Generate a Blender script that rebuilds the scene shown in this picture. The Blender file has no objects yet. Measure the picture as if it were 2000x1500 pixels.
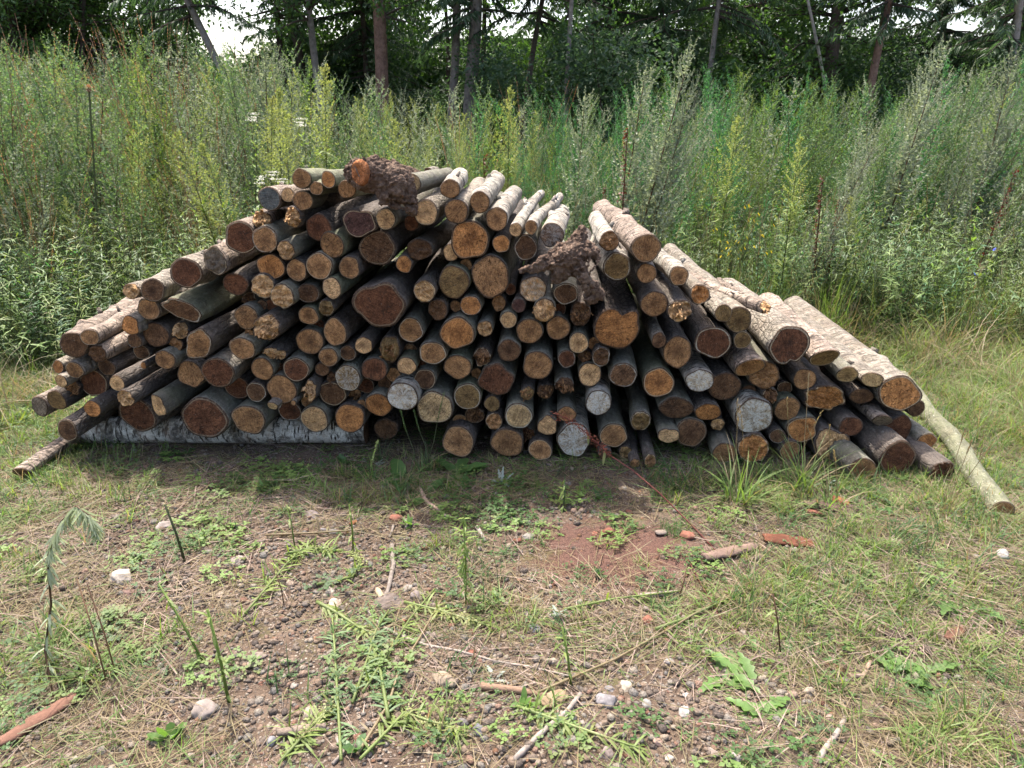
import bpy, math, random
import numpy as np
from mathutils import Vector, Matrix, noise as mnoise
R = math.radians
sc = bpy.context.scene
col = sc.collection

# ------------------------------------------------------------------ camera
CAM = Vector((0.0, 0.0, 1.6)); PITCH = R(20.5); FPX = 1390.0       # focal length in pixels of the 2000 px wide photograph
cam_d = bpy.data.cameras.new('camera'); cam = bpy.data.objects.new('camera', cam_d); col.objects.link(cam)
cam.location = CAM; cam.rotation_euler = (R(90) - PITCH, 0, 0)
cam_d.sensor_width = 36.0; cam_d.lens = 36.0 * FPX / 2000.0
cam_d.clip_start = 0.05; cam_d.clip_end = 1500
sc.camera = cam

# ------------------------------------------------------------------ sky and sun
SUN_EL, SUN_AZ = R(66), R(-30)           # azimuth from +Y (behind the pile), a little to the left
w = bpy.data.worlds.new('World'); sc.world = w; w.use_nodes = True
nt = w.node_tree; nt.nodes.clear()
sky = nt.nodes.new('ShaderNodeTexSky'); sky.sky_type = 'NISHITA'; sky.sun_disc = False
sky.sun_elevation = SUN_EL; sky.sun_rotation = SUN_AZ
sky.air_density = 1.0; sky.dust_density = 5.5; sky.ozone_density = 1.0
bg = nt.nodes.new('ShaderNodeBackground'); bg.inputs['Strength'].default_value = 0.15
out = nt.nodes.new('ShaderNodeOutputWorld')
nt.links.new(sky.outputs[0], bg.inputs[0]); nt.links.new(bg.outputs[0], out.inputs[0])
sd = bpy.data.lights.new('sun', 'SUN'); sun = bpy.data.objects.new('sun', sd); col.objects.link(sun)
sd.energy = 2.7; sd.angle = R(0.9); sd.color = (1.0, 0.95, 0.87)
to_sun = Vector((math.sin(SUN_AZ) * math.cos(SUN_EL), math.cos(SUN_AZ) * math.cos(SUN_EL), math.sin(SUN_EL)))
sun.rotation_euler = to_sun.to_track_quat('Z', 'Y').to_euler()
sun.location = to_sun * 30
vs = sc.view_settings
vs.view_transform = 'Standard'; vs.look = 'None'; vs.gamma = 1.0; vs.use_curve_mapping = False
vs.exposure = 1.85
sc.cycles.max_bounces = 6; sc.cycles.diffuse_bounces = 3; sc.cycles.transmission_bounces = 4
sc.cycles.transparent_max_bounces = 8; sc.cycles.glossy_bounces = 2
sc.cycles.use_denoising = True; sc.cycles.use_adaptive_sampling = True; sc.cycles.adaptive_threshold = 0.02

# ------------------------------------------------------------------ where things stand: photograph measurements to metres
cP, sP = math.cos(PITCH), math.sin(PITCH)
def ray(px, py):
    u, v = (px - 1000) / FPX, (750 - py) / FPX
    return Vector((u, cP + v * sP, -sP + v * cP))
def at(px, py, Y):
    d = ray(px, py); return CAM + d * (Y / d.y)
def on_ground(px, py, z=0.0):
    d = ray(px, py); return CAM + d * ((z - CAM.z) / d.z)
def to_px(X, Y, Z):
    x = X; y = np.asarray(Y); z = np.asarray(Z) - CAM.z
    f = y * cP - z * sP; v = y * sP + z * cP
    return 1000 + FPX * x / f, 750 - FPX * v / f

# ------------------------------------------------------------------ object helpers
def tag(o, label=None, cat=None, group=None, kind=None):
    if label: o['label'] = label
    if cat: o['category'] = cat
    if group: o['group'] = group
    if kind: o['kind'] = kind
    return o
def empty(name, loc=(0, 0, 0), rot=None):
    o = bpy.data.objects.new(name, None); col.objects.link(o); o.location = loc
    o.empty_display_size = 0.05
    if rot is not None: o.rotation_euler = rot
    return o
def link(name, me, parent=None, loc=None):
    o = bpy.data.objects.new(name, me); col.objects.link(o)
    if parent is not None: o.parent = parent
    if loc is not None: o.location = loc
    return o
def mesh(name, V, F, mats=(), smooth=True, midx=None):
    me = bpy.data.meshes.new(name)
    me.from_pydata([tuple(map(float, v)) for v in V], [], F)
    for m in mats: me.materials.append(m)
    if midx is not None: me.polygons.foreach_set('material_index', midx)
    if smooth: me.polygons.foreach_set('use_smooth', [True] * len(me.polygons))
    me.update(); return me
def copy_tree(o, parent=None):
    c = o.copy(); col.objects.link(c)
    if parent is not None: c.parent = parent
    for ch in list(o.children): copy_tree(ch, c)
    return c

# ------------------------------------------------------------------ material helpers
class NB:
    def __init__(s, name):
        s.m = bpy.data.materials.new(name); s.m.use_nodes = True
        s.t = s.m.node_tree; s.t.nodes.clear()
        s.out = s.t.nodes.new('ShaderNodeOutputMaterial')
    def n(s, typ, **kw):
        nd = s.t.nodes.new(typ)
        for k, v in kw.items():
            if k.startswith('_'): setattr(nd, k[1:], v)
            else: s.set(nd, k, v)
        return nd
    def set(s, nd, k, v):
        sock = nd.inputs[int(k[1:])] if k[0] == 'i' and k[1:].isdigit() else nd.inputs[k.replace('0', ' ') if k not in nd.inputs else k]
        if isinstance(v, bpy.types.NodeSocket): s.t.links.new(v, sock)
        elif isinstance(v, bpy.types.Node): s.t.links.new(v.outputs[0], sock)
        else: sock.default_value = v
    def math(s, op, a, b=0.0, clamp=False):
        nd = s.n('ShaderNodeMath', _operation=op, _use_clamp=clamp); s.set(nd, 'i0', a); s.set(nd, 'i1', b); return nd.outputs[0]
    def noise(s, vec, scale, detail=4.0, rough=0.6, dist=0.0):
        nd = s.n('ShaderNodeTexNoise', Scale=scale, Detail=detail, Roughness=rough, Distortion=dist)
        if vec is not None: s.set(nd, 'Vector', vec)
        return nd.outputs[0]
    def voro(s, vec, scale, feat='F1', outi=0):
        nd = s.n('ShaderNodeTexVoronoi', _feature=feat, Scale=scale)
        if vec is not None: s.set(nd, 'Vector', vec)
        return nd.outputs[outi]
    def ramp(s, fac, stops):
        nd = s.n('ShaderNodeValToRGB'); e = nd.color_ramp.elements
        while len(e) > 1: e.remove(e[-1])
        for i, (p, c) in enumerate(stops):
            x = e[0] if i == 0 else e.new(p)
            x.position = p; x.color = (*c, 1) if len(c) == 3 else c
        s.set(nd, 'Fac', fac); return nd.outputs[0]
    def step(s, fac, a, b):
        nd = s.n('ShaderNodeMapRange', _clamp=True, i1=a, i2=b, i3=0.0, i4=1.0); s.set(nd, 'i0', fac); return nd.outputs[0]
    def mix(s, fac, a, b, mode='MIX'):
        nd = s.n('ShaderNodeMix', _data_type='RGBA', _blend_type=mode)
        s.set(nd, 'i0', fac)
        for i, v in ((6, a), (7, b)):
            s.set(nd, 'i%d' % i, (*v, 1) if isinstance(v, tuple) and len(v) == 3 else v)
        return nd.outputs[2]
    def attr(s, name, typ='OBJECT'):
        return s.n('ShaderNodeAttribute', _attribute_name=name, _attribute_type=typ)
    def coords(s, scale=(1, 1, 1), seed=None, kind='Object'):
        c = s.n('ShaderNodeTexCoord').outputs[kind]
        mp = s.n('ShaderNodeMapping', Vector=c, Scale=scale)
        if seed is not None:
            add = s.n('ShaderNodeVectorMath', _operation='SCALE', i0=(11.3, 7.7, 5.1)); s.set(add, 'Scale', seed)
            s.set(mp, 'Location', add.outputs[0])
        return mp.outputs[0]
    def bump(s, h, strength=0.5, dist=0.01, normal=None):
        nd = s.n('ShaderNodeBump', Strength=strength, Distance=dist); s.set(nd, 'Height', h)
        if normal is not None: s.set(nd, 'Normal', normal)
        return nd.outputs[0]
    def bsdf(s, colr, rough=0.85, normal=None, spec=0.3):
        p = s.n('ShaderNodeBsdfPrincipled'); s.set(p, 'Base Color', (*colr, 1) if isinstance(colr, tuple) and len(colr) == 3 else colr)
        s.set(p, 'Roughness', rough); p.inputs['Specular IOR Level'].default_value = spec
        if normal is not None: s.set(p, 'Normal', normal)
        s.t.links.new(p.outputs[0], s.out.inputs[0]); return s.m

# wood of the cut ends: colour of each end from the object's own colour, wear from its properties
def make_end_mat():
    b = NB('cut_wood'); seed = b.attr('seed').outputs['Fac']
    oc = b.n('ShaderNodeObjectInfo').outputs['Color']
    uv = b.n('ShaderNodeTexCoord').outputs['UV']
    O = b.coords((1, 1, 1), seed)
    sep = b.n('ShaderNodeSeparateXYZ', i0=uv)
    wob = b.noise(O, 9.0, 3.0)
    wob2 = b.noise(O, 30.0, 3.0)
    rad = b.n('ShaderNodeVectorMath', _operation='LENGTH', i0=uv).outputs['Value']
    radd = b.math('ADD', rad, b.math('MULTIPLY', b.math('SUBTRACT', wob, 0.5), 0.35))
    # growth rings
    ring = b.math('SINE', b.math('MULTIPLY', radd, b.math('MULTIPLY', b.attr('rings').outputs['Fac'], 6.283)))
    ring = b.math('MULTIPLY_ADD' if False else 'ADD', b.math('MULTIPLY', ring, 0.5), 0.5)
    # saw marks: fine streaks in one direction
    saw = b.n('ShaderNodeVectorRotate', _rotation_type='Y_AXIS'); b.set(saw, 'Vector', O); b.set(saw, 'Angle', seed)
    sawm = b.n('ShaderNodeMapping', Scale=(16, 10, 330)); b.set(sawm, 'Vector', saw.outputs[0])
    streak = b.noise(sawm.outputs[0], 1.0, 3.0, 0.7)
    blot = b.noise(O, 16.0, 6.0, 0.72, 0.6)
    grain = b.noise(O, 160.0, 3.0, 0.7)
    c = b.mix(b.step(blot, 0.3, 0.72), b.mix(1.0, oc, (0.42, 0.38, 0.36), 'MULTIPLY'), b.mix(1.0, oc, (1.5, 1.38, 1.2), 'MULTIPLY'))
    c = b.mix(b.math('MULTIPLY', b.math('MULTIPLY', ring, 0.42), b.step(b.noise(O, 18.0, 3.0), 0.35, 0.65)), c, b.mix(1.0, c, (0.5, 0.42, 0.36), 'MULTIPLY'))
    c = b.mix(b.math('MULTIPLY', b.step(streak, 0.46, 0.60), 0.6), c, b.mix(1.0, c, (0.42, 0.38, 0.35), 'MULTIPLY'))
    c = b.mix(b.math('MULTIPLY', b.step(grain, 0.52, 0.64), 0.5), c, b.mix(1.0, c, (2.0, 1.85, 1.6), 'MULTIPLY'))
    dk = b.step(b.noise(O, 95.0, 5.0, 0.8), 0.52, 0.62)
    c = b.mix(b.math('MULTIPLY', dk, 0.75), c, b.mix(1.0, c, (0.28, 0.24, 0.22), 'MULTIPLY'))
    bl2 = b.step(b.noise(O, 32.0, 6.0, 0.8, 1.2), 0.5, 0.62)
    c = b.mix(b.math('MULTIPLY', bl2, 0.55), c, b.mix(1.0, c, (0.38, 0.32, 0.28), 'MULTIPLY'))
    # weathered rim and dark pith
    hn = b.math('ADD', b.math('MULTIPLY', b.step(b.noise(O, 60.0, 5.0, 0.8), 0.36, 0.56), 0.65), 0.35)
    heart = b.math('MULTIPLY', b.math('MULTIPLY', b.math('SUBTRACT', 1.0, b.step(b.math('ADD', radd, b.math('MULTIPLY', wob2, 0.3)), 0.22, 0.85)), hn), b.attr('heart').outputs['Fac'])
    c = b.mix(b.math('MULTIPLY', heart, 0.9, True), c, b.mix(1.0, oc, (0.22, 0.17, 0.15), 'MULTIPLY'))
    rimd = b.step(b.math('ADD', rad, b.math('MULTIPLY', wob2, 0.1)), 0.9, 1.0)
    c = b.mix(b.math('MULTIPLY', rimd, 0.5), c, b.mix(1.0, oc, (0.4, 0.34, 0.3), 'MULTIPLY'))
    sap = b.math('MULTIPLY', b.step(b.math('ADD', rad, b.math('MULTIPLY', wob2, 0.08)), 0.955, 0.985), b.attr('sap').outputs['Fac'])
    c = b.mix(sap, c, (0.42, 0.33, 0.21))
    # black grime and fungus
    grime = b.step(b.noise(O, 24.0, 5.0, 0.75, 1.0), 0.55, 0.66)
    c = b.mix(b.math('MULTIPLY', grime, b.attr('grime').outputs['Fac']), c, (0.018, 0.014, 0.012))
    # white mould: rim and patches
    mn = b.noise(O, 26.0, 5.0, 0.75)
    rbreak = b.step(b.noise(O, 14.0, 4.0, 0.7), 0.40, 0.56)
    rimm = b.math('MULTIPLY', b.math('MULTIPLY', b.step(b.math('ADD', rad, b.math('MULTIPLY', b.math('SUBTRACT', b.noise(O, 70.0, 4.0, 0.8), 0.5), 0.30)), 0.90, 0.96), rbreak), b.attr('rim').outputs['Fac'])
    c = b.mix(b.math('MULTIPLY', rimm, 0.8), c, (0.42, 0.4, 0.33))
    # radial direction pattern for mould stars and cracks
    ang = b.math('ARCTAN2', sep.outputs[1], sep.outputs[0])
    av = b.n('ShaderNodeCombineXYZ', i0=b.math('MULTIPLY', ang, 2.2), i1=b.math('MULTIPLY', rad, 1.3), i2=seed)
    rays = b.noise(av.outputs[0], 2.2, 5.0, 0.75, 0.4)
    mold = b.math('MULTIPLY', b.step(b.math('ADD', b.math('MULTIPLY', rays, 0.6), b.math('MULTIPLY', mn, 0.4)), 0.44, 0.54), b.attr('mold').outputs['Fac'])
    c = b.mix(b.math('MULTIPLY', mold, b.math('ADD', 0.45, b.math('MULTIPLY', b.step(b.noise(O, 120.0, 3.0, 0.7), .4, .6), 0.5))), c, (0.56, 0.54, 0.48))
    # small white specks
    sp = b.step(b.noise(O, 210.0, 2.0, 0.5), 0.70, 0.76)
    c = b.mix(b.math('MULTIPLY', sp, 0.5), c, (0.55, 0.5, 0.42))
    # cracks through the pith
    cv = b.n('ShaderNodeCombineXYZ', i0=b.math('MULTIPLY', ang, 0.9), i1=b.math('MULTIPLY', rad, 0.35), i2=b.math('ADD', seed, 3.0))
    cn = b.noise(cv.outputs[0], 3.0, 2.0, 0.5)
    crack = b.math('SUBTRACT', 1.0, b.step(b.math('ABSOLUTE', b.math('SUBTRACT', cn, 0.5)), 0.0, 0.011))
    crack = b.math('MULTIPLY', crack, b.math('MULTIPLY', b.step(rad, 0.02, 0.2), b.attr('crack').outputs['Fac']))
    c = b.mix(crack, c, (0.012, 0.009, 0.007))
    h = b.math('ADD', b.math('MULTIPLY', streak, 0.8), b.math('MULTIPLY', grain, 0.5))
    h = b.math('ADD', h, b.math('MULTIPLY', blot, 1.2))
    h = b.math('SUBTRACT', h, b.math('MULTIPLY', crack, 1.5))
    nrm = b.bump(h, 0.9, 0.007)
    return b.bsdf(c, 0.9, nrm, 0.15)
M_END = make_end_mat()

def make_bark_mat():
    b = NB('bark'); seed = b.attr('seed').outputs['Fac']
    oc = b.n('ShaderNodeObjectInfo').outputs['Color']
    O = b.coords((1, 1, 1), seed); L = b.coords((1, 0.22, 1), seed); T = b.coords((1, 4.5, 1), seed)
    n4 = b.noise(O, 150.0, 3.0, 0.8)
    n1 = b.noise(O, 11.0, 6.0, 0.72, 0.5); n2 = b.noise(L, 60.0, 4.0, 0.7); n3 = b.noise(O, 55.0, 4.0, 0.7)
    c = b.mix(b.step(n1, 0.3, 0.7), b.mix(1.0, oc, (0.55, 0.52, 0.5), 'MULTIPLY'), b.mix(1.0, oc, (1.35, 1.33, 1.28), 'MULTIPLY'))
    c = b.mix(b.math('MULTIPLY', b.step(n2, 0.46, 0.66), 0.5), c, b.mix(1.0, c, (0.42, 0.4, 0.38), 'MULTIPLY'))
    c = b.mix(b.math('MULTIPLY', b.step(n3, 0.5, 0.66), 0.4), c, b.mix(1.0, c, (1.6, 1.6, 1.55), 'MULTIPLY'))
    c = b.mix(b.math('MULTIPLY', b.step(n4, 0.52, 0.66), 0.6), c, b.mix(1.0, c, (0.3, 0.28, 0.27), 'MULTIPLY'))
    c = b.mix(b.math('MULTIPLY', b.step(b.noise(O, 4.0, 4.0, 0.6), 0.52, 0.66), 0.55), c, b.mix(1.0, c, (0.45, 0.38, 0.34), 'MULTIPLY'))
    moss = b.math('MULTIPLY', b.step(b.noise(O, 10.0, 5.0, 0.7), 0.42, 0.6), b.attr('moss').outputs['Fac'])
    c = b.mix(b.math('MULTIPLY', moss, 0.5), c, (0.115, 0.125, 0.07))
    lich = b.math('MULTIPLY', b.step(b.noise(O, 48.0, 4.0, 0.8), 0.58, 0.66), b.attr('lichen').outputs['Fac'])
    c = b.mix(lich, c, (0.42, 0.42, 0.38))
    # birch: thin dark dashes across the trunk and black rough patches
    birch = b.attr('birch').outputs['Fac']
    dash = b.step(b.noise(T, 15.0, 4.0, 0.6, 0.3), 0.555, 0.61)
    pat = b.step(b.noise(O, 9.5, 6.0, 0.75, 0.8), 0.585, 0.63)
    c = b.mix(b.math('MULTIPLY', b.math('MAXIMUM', dash, pat), birch), c, (0.035, 0.028, 0.024))
    ptch = b.math('MULTIPLY', b.step(b.noise(b.coords((1, 1.6, 1), seed), 6.0, 6.0, 0.75, 0.6), 0.47, 0.56), b.attr('patch').outputs['Fac'])
    c = b.mix(b.math('MULTIPLY', ptch, 0.85), c, b.mix(b.step(n3, .4, .6), (0.03, 0.024, 0.02), (0.14, 0.12, 0.1)))
    tan = b.step(b.noise(T, 5.0, 4.0, 0.6), 0.5, 0.7)
    c = b.mix(b.math('MULTIPLY', b.math('MULTIPLY', tan, birch), 0.35), c, (0.42, 0.3, 0.22))
    vc = b.voro(b.coords((1, 0.35, 1), seed), 38.0, 'DISTANCE_TO_EDGE')
    plate = b.math('MULTIPLY', b.math('SUBTRACT', 1.0, b.step(vc, 0.0, 0.16)), b.attr('rough').outputs['Fac'])
    c = b.mix(b.math('MULTIPLY', plate, 0.7), c, (0.02, 0.016, 0.013))
    h = b.math('ADD', b.math('MULTIPLY', n2, 1.0), b.math('MULTIPLY', n3, 0.8))
    h = b.math('SUBTRACT', h, b.math('MULTIPLY', plate, 1.2))
    h = b.math('SUBTRACT', h, b.math('MULTIPLY', b.math('MULTIPLY', dash, birch), 0.8))
    return b.bsdf(c, 0.88, b.bump(h, 1.0, 0.009), 0.2)
M_BARK = make_bark_mat()
def _edge():
    b = NB('bark_edge'); O = b.coords((1, 1, 1)); n = b.noise(O, 90.0, 5.0, 0.8)
    c = b.ramp(n, [(.35, (.03, .02, .015)), (.55, (.085, .055, .038)), (.68, (.22, .17, .12))])
    return b.bsdf(c, .95, b.bump(n, .8, .004), .1)
M_EDGE = _edge()

def leaf_mat(name, base, trans, var=0.35, tip=None, rough=0.55):
    b = NB(name); oi = b.n('ShaderNodeObjectInfo'); rnd = oi.outputs['Random']
    O = b.coords((1, 1, 1))
    n = b.noise(O, 23.0, 3.0)
    f = b.math('ADD', b.math('MULTIPLY', rnd, 0.6), b.math('MULTIPLY', b.step(n, 0.3, 0.7), 0.4))
    lo = tuple(x * (1 - var) for x in base); hi = tuple(min(1, x * (1 + var)) for x in base)
    c = b.mix(f, lo, hi)
    if tip: c = b.mix(b.step(b.noise(O, 6.0, 2.0), 0.5, 0.68), c, tip)
    p = b.n('ShaderNodeBsdfPrincipled'); b.set(p, 'Base Color', c); p.inputs['Roughness'].default_value = rough
    p.inputs['Specular IOR Level'].default_value = 0.5
    t = b.n('ShaderNodeBsdfTranslucent'); b.set(t, 'Color', b.mix(1.0, c, trans, 'MULTIPLY'))
    a = b.n('ShaderNodeMixShader', i0=0.5, i1=p.outputs[0], i2=t.outputs[0])
    b.t.links.new(a.outputs[0], b.out.inputs[0]); return b.m
def plain_mat(name, base, var=0.4, scale=30.0, rough=0.9, bump=0.5, obj_col=False, dist=0.004):
    b = NB(name); O = b.coords((1, 1, 1)); n = b.noise(O, scale, 5.0, 0.7)
    rnd = b.n('ShaderNodeObjectInfo').outputs['Random']
    k = b.math('ADD', b.step(n, 0.3, 0.7), b.math('MULTIPLY', b.math('SUBTRACT', rnd, 0.5), 0.8), True)
    if obj_col:
        oc = b.n('ShaderNodeObjectInfo').outputs['Color']
        c = b.mix(k, b.mix(1.0, oc, (0.6, 0.58, 0.56), 'MULTIPLY'), b.mix(1.0, oc, (1.35, 1.33, 1.3), 'MULTIPLY'))
    else:
        c = b.mix(k, tuple(x * (1 - var) for x in base), tuple(x * (1 + var) for x in base))
    return b.bsdf(c, rough, b.bump(n, bump, dist), 0.2)

# ================================================================== ground
def gz(x, y):
    """height of the soil, a few centimetres of unevenness, flat under the pile"""
    v = Vector((x, y, 0.0))
    h = 0.03 * mnoise.noise(v * 0.9) + 0.014 * mnoise.noise(v * 3.7) + 0.006 * mnoise.noise(v * 11.0)
    d = max(0.0, (abs(x) - 2.6)) + max(0.0, abs(y - 4.0) - 0.8)
    k = min(1.0, d / 0.5)
    far = max(0.0, y - 12.0)
    return h * (0.35 + 0.65 * k) - 0.012 * (1 - k) + 0.0 * far
def make_ground():
    N1, N2 = 330, 330
    s = np.linspace(-1, 1, N1); X = 0.02 + np.sinh(s * 5.9) / np.sinh(5.9) * 260
    t = np.linspace(-0.72, 1, N2); Y = 2.3 + np.sinh(t * 6.1) / np.sinh(6.1) * 420
    V = []
    for y in Y:
        for x in X:
            h = gz(x, y)
            if abs(x) < 3.5 and 0.8 < y < 6:
                h += 0.004 * mnoise.noise(Vector((x * 40, y * 40, 1)))
            V.append((x, y, h))
    F = [(j * N1 + i, j * N1 + i + 1, (j + 1) * N1 + i + 1, (j + 1) * N1 + i) for j in range(N2 - 1) for i in range(N1 - 1)]
    b = NB('soil'); P = b.coords((1, 1, 1))
    big = b.noise(P, 1.6, 5.0, 0.6); mid = b.noise(P, 9.0, 5.0, 0.7); fine = b.noise(P, 75.0, 5.0, 0.75)
    c = b.ramp(mid, [(0.28, (0.05, 0.034, 0.025)), (0.5, (0.10, 0.07, 0.05)), (0.72, (0.17, 0.122, 0.09))])
    # reddish bare patch in the middle (a real patch of red-brown earth)
    sp = b.n('ShaderNodeSeparateXYZ', i0=P)
    g = on_ground(1190, 1075)
    dx = b.math('DIVIDE', b.math('SUBTRACT', sp.outputs[0], g.x), 0.36); dy = b.math('DIVIDE', b.math('SUBTRACT', sp.outputs[1], g.y), 0.24)
    d2 = b.math('SQRT', b.math('ADD', b.math('POWER', b.math('ABSOLUTE', dx), 2.0), b.math('POWER', b.math('ABSOLUTE', dy), 2.0)))
    red = b.math('SUBTRACT', 1.0, b.step(b.math('ADD', d2, b.math('MULTIPLY', b.math('SUBTRACT', mid, 0.5), 1.8)), 0.7, 1.25))
    c = b.mix(red, c, b.ramp(fine, [(0.3, (0.07, 0.036, 0.028)), (0.7, (0.15, 0.085, 0.064))]))
    mossf = b.step(b.noise(P, 3.3, 5.0, 0.7), 0.56, 0.66)
    c = b.mix(b.math('MULTIPLY', mossf, 0.5), c, (0.10, 0.10, 0.035))
    peb = b.n('ShaderNodeTexVoronoi', Scale=85.0, Vector=P)
    pc = b.ramp(b.n('ShaderNodeSeparateColor', i0=peb.outputs['Color']).outputs[0], [(0.0, (0.09, 0.07, 0.06)), (0.5, (0.19, 0.15, 0.12)), (1.0, (0.32, 0.27, 0.22))])
    inside = b.math('SUBTRACT', 1.0, b.step(peb.outputs['Distance'], 0.30, 0.42))
    pmask = b.math('MULTIPLY', inside, b.step(b.noise(P, 4.0, 3.0), 0.42, 0.55))
    c = b.mix(b.math('MULTIPLY', pmask, b.math('SUBTRACT', 1.0, b.math('MULTIPLY', red, 0.85))), c, pc)
    c = b.mix(b.math('MULTIPLY', b.step(fine, 0.5, 0.68), 0.35), c, b.mix(1.0, c, (0.45, 0.42, 0.4), 'MULTIPLY'))
    h = b.math('ADD', b.math('MULTIPLY', fine, 1.0), b.math('MULTIPLY', pmask, 0.5))
    m = b.bsdf(c, 0.95, b.bump(h, 0.9, 0.012), 0.15)
    o = link('ground', mesh('ground', V, F, [m])); tag(o, kind='structure')
    return o
make_ground()

# ------------------------------------------------------------------ scatter: instances of small things nobody could count
def scatter(name, label, cat, protos, P, rot, scl, group=None):
    n = len(P)
    me = bpy.data.meshes.new(name); me.vertices.add(n); me.vertices.foreach_set('co', np.asarray(P, dtype=np.float32).ravel())
    a = me.attributes.new('rot', 'FLOAT_VECTOR', 'POINT'); a.data.foreach_set('vector', np.asarray(rot, dtype=np.float32).ravel())
    a = me.attributes.new('scl', 'FLOAT', 'POINT'); a.data.foreach_set('value', np.asarray(scl, dtype=np.float32))
    a = me.attributes.new('pick', 'INT', 'POINT'); a.data.foreach_set('value', np.random.randint(0, len(protos), n).astype(np.int32))
    o = link(name, me); tag(o, label, cat, group, 'stuff')
    ng = bpy.data.node_groups.new(name, 'GeometryNodeTree')
    ng.interface.new_socket('Geometry', in_out='INPUT', socket_type='NodeSocketGeometry')
    ng.interface.new_socket('Geometry', in_out='OUTPUT', socket_type='NodeSocketGeometry')
    N = ng.nodes; L = ng.links
    gi = N.new('NodeGroupInput'); go = N.new('NodeGroupOutput'); ins = N.new('GeometryNodeInstanceOnPoints')
    jg = N.new('GeometryNodeJoinGeometry')
    for p in protos:
        oi = N.new('GeometryNodeObjectInfo'); oi.inputs['Object'].default_value = p; oi.inputs['As Instance'].default_value = True
        L.new(oi.outputs['Geometry'], jg.inputs[0])
    def na(nm, dt):
        x = N.new('GeometryNodeInputNamedAttribute'); x.data_type = dt; x.inputs['Name'].default_value = nm; return x.outputs[0]
    e2r = N.new('FunctionNodeEulerToRotation')
    L.new(na('rot', 'FLOAT_VECTOR'), e2r.inputs[0])
    L.new(gi.outputs[0], ins.inputs['Points']); L.new(jg.outputs[0], ins.inputs['Instance'])
    ins.inputs['Pick Instance'].default_value = True
    L.new(na('pick', 'INT'), ins.inputs['Instance Index']); L.new(e2r.outputs[0], ins.inputs['Rotation'])
    L.new(na('scl', 'FLOAT'), ins.inputs['Scale']); L.new(ins.outputs[0], go.inputs[0])
    md = o.modifiers.new('scatter', 'NODES'); md.node_group = ng
    return o
def proto(name, me):
    return bpy.data.objects.new(name, me)      # a pattern for scatter(), not linked into the scene

# ------------------------------------------------------------------ plant geometry
class VB:
    def __init__(s): s.V = []; s.F = []; s.M = []
    def kite(s, p, d, L, W, m=0, bend=0.0, up=None, seg=1):
        """a leaf from p along d: pointed both ends, widest at 40 %, drooping by bend"""
        d = d.normalized(); upv = up or Vector((0, 0, 1))
        sd = d.cross(upv)
        if sd.length < 1e-4: sd = Vector((1, 0, 0))
        sd.normalize()
        i = len(s.V)
        if seg <= 1:
            q = p + d * (L * 0.42) ; e = p + d * L + Vector((0, 0, -bend * L))
            s.V += [p, q + sd * W * 0.5, e, q - sd * W * 0.5]; s.F += [(i, i + 1, i + 2, i + 3)]; s.M += [m]
        else:
            prev = None; c = p.copy(); dd = d.copy()
            for k in range(seg + 1):
                t = k / seg; ww = W * 0.5 * (math.sin(math.pi * (0.12 + 0.88 * t)) ** 0.7 if t < 1 else 0.0)
                a, b_ = c + sd * ww, c - sd * ww; j = len(s.V)
                if k < seg: s.V += [a, b_]
                else: s.V += [c]
                if prev is not None:
                    if k < seg: s.F.append((prev, j, j + 1, prev + 1))
                    else: s.F.append((prev, j, prev + 1))
                    s.M.append(m)
                prev = j
                dd = (dd + Vector((0, 0, -bend / seg * 1.6))).normalized(); c = c + dd * (L / seg)
    def blade(s, p, d, L, W, m=0, bend=0.6, seg=4, tw=None):
        """a grass blade: long taper, arching"""
        d = d.normalized(); sd = d.cross(tw or Vector((0, 0, 1)))
        if sd.length < 1e-3: sd = Vector((1, 0, 0))
        sd.normalize(); c = p.copy(); dd = d.copy(); prev = None
        for k in range(seg + 1):
            t = k / seg; ww = W * 0.5 * (1 - t ** 1.6)
            j = len(s.V)
            if k < seg: s.V += [c + sd * ww, c - sd * ww]
            else: s.V += [c.copy()]
            if prev is not None:
                s.F.append((prev, j, j + 1, prev + 1) if k < seg else (prev, j, prev + 1)); s.M.append(m)
            prev = j
            dd = (dd + Vector((0, 0, -bend / seg))).normalized(); c = c + dd * (L / seg)
    def tube(s, pts, rad, m=0, n=4, cap=True):
        rings = []
        for k, p in enumerate(pts):
            a = pts[max(0, k - 1)]; b_ = pts[min(len(pts) - 1, k + 1)]
            d = (b_ - a).normalized(); x = d.cross(Vector((0.31, 0.87, 0.39))).normalized(); y = d.cross(x)
            r = rad[k] if hasattr(rad, '__len__') else rad
            j = len(s.V)
            for q in range(n):
                an = 2 * math.pi * q / n
                s.V.append(p + x * math.cos(an) * r + y * math.sin(an) * r)
            rings.append(j)
            if k:
                i0 = rings[-2]
                for q in range(n):
                    s.F.append((i0 + q, i0 + (q + 1) % n, j + (q + 1) % n, j + q)); s.M.append(m)
        if cap:
            s.F.append(tuple(rings[0] + q for q in range(n))[::-1]); s.F.append(tuple(rings[-1] + q for q in range(n))); s.M += [m, m]
    def mesh(s, name, mats, smooth=False): return mesh(name, s.V, s.F, mats, smooth, s.M)
def rdir(rng, el):
    a = rng.uniform(0, 2 * math.pi); return Vector((math.cos(a) * math.cos(el), math.sin(a) * math.cos(el), math.sin(el)))

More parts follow.
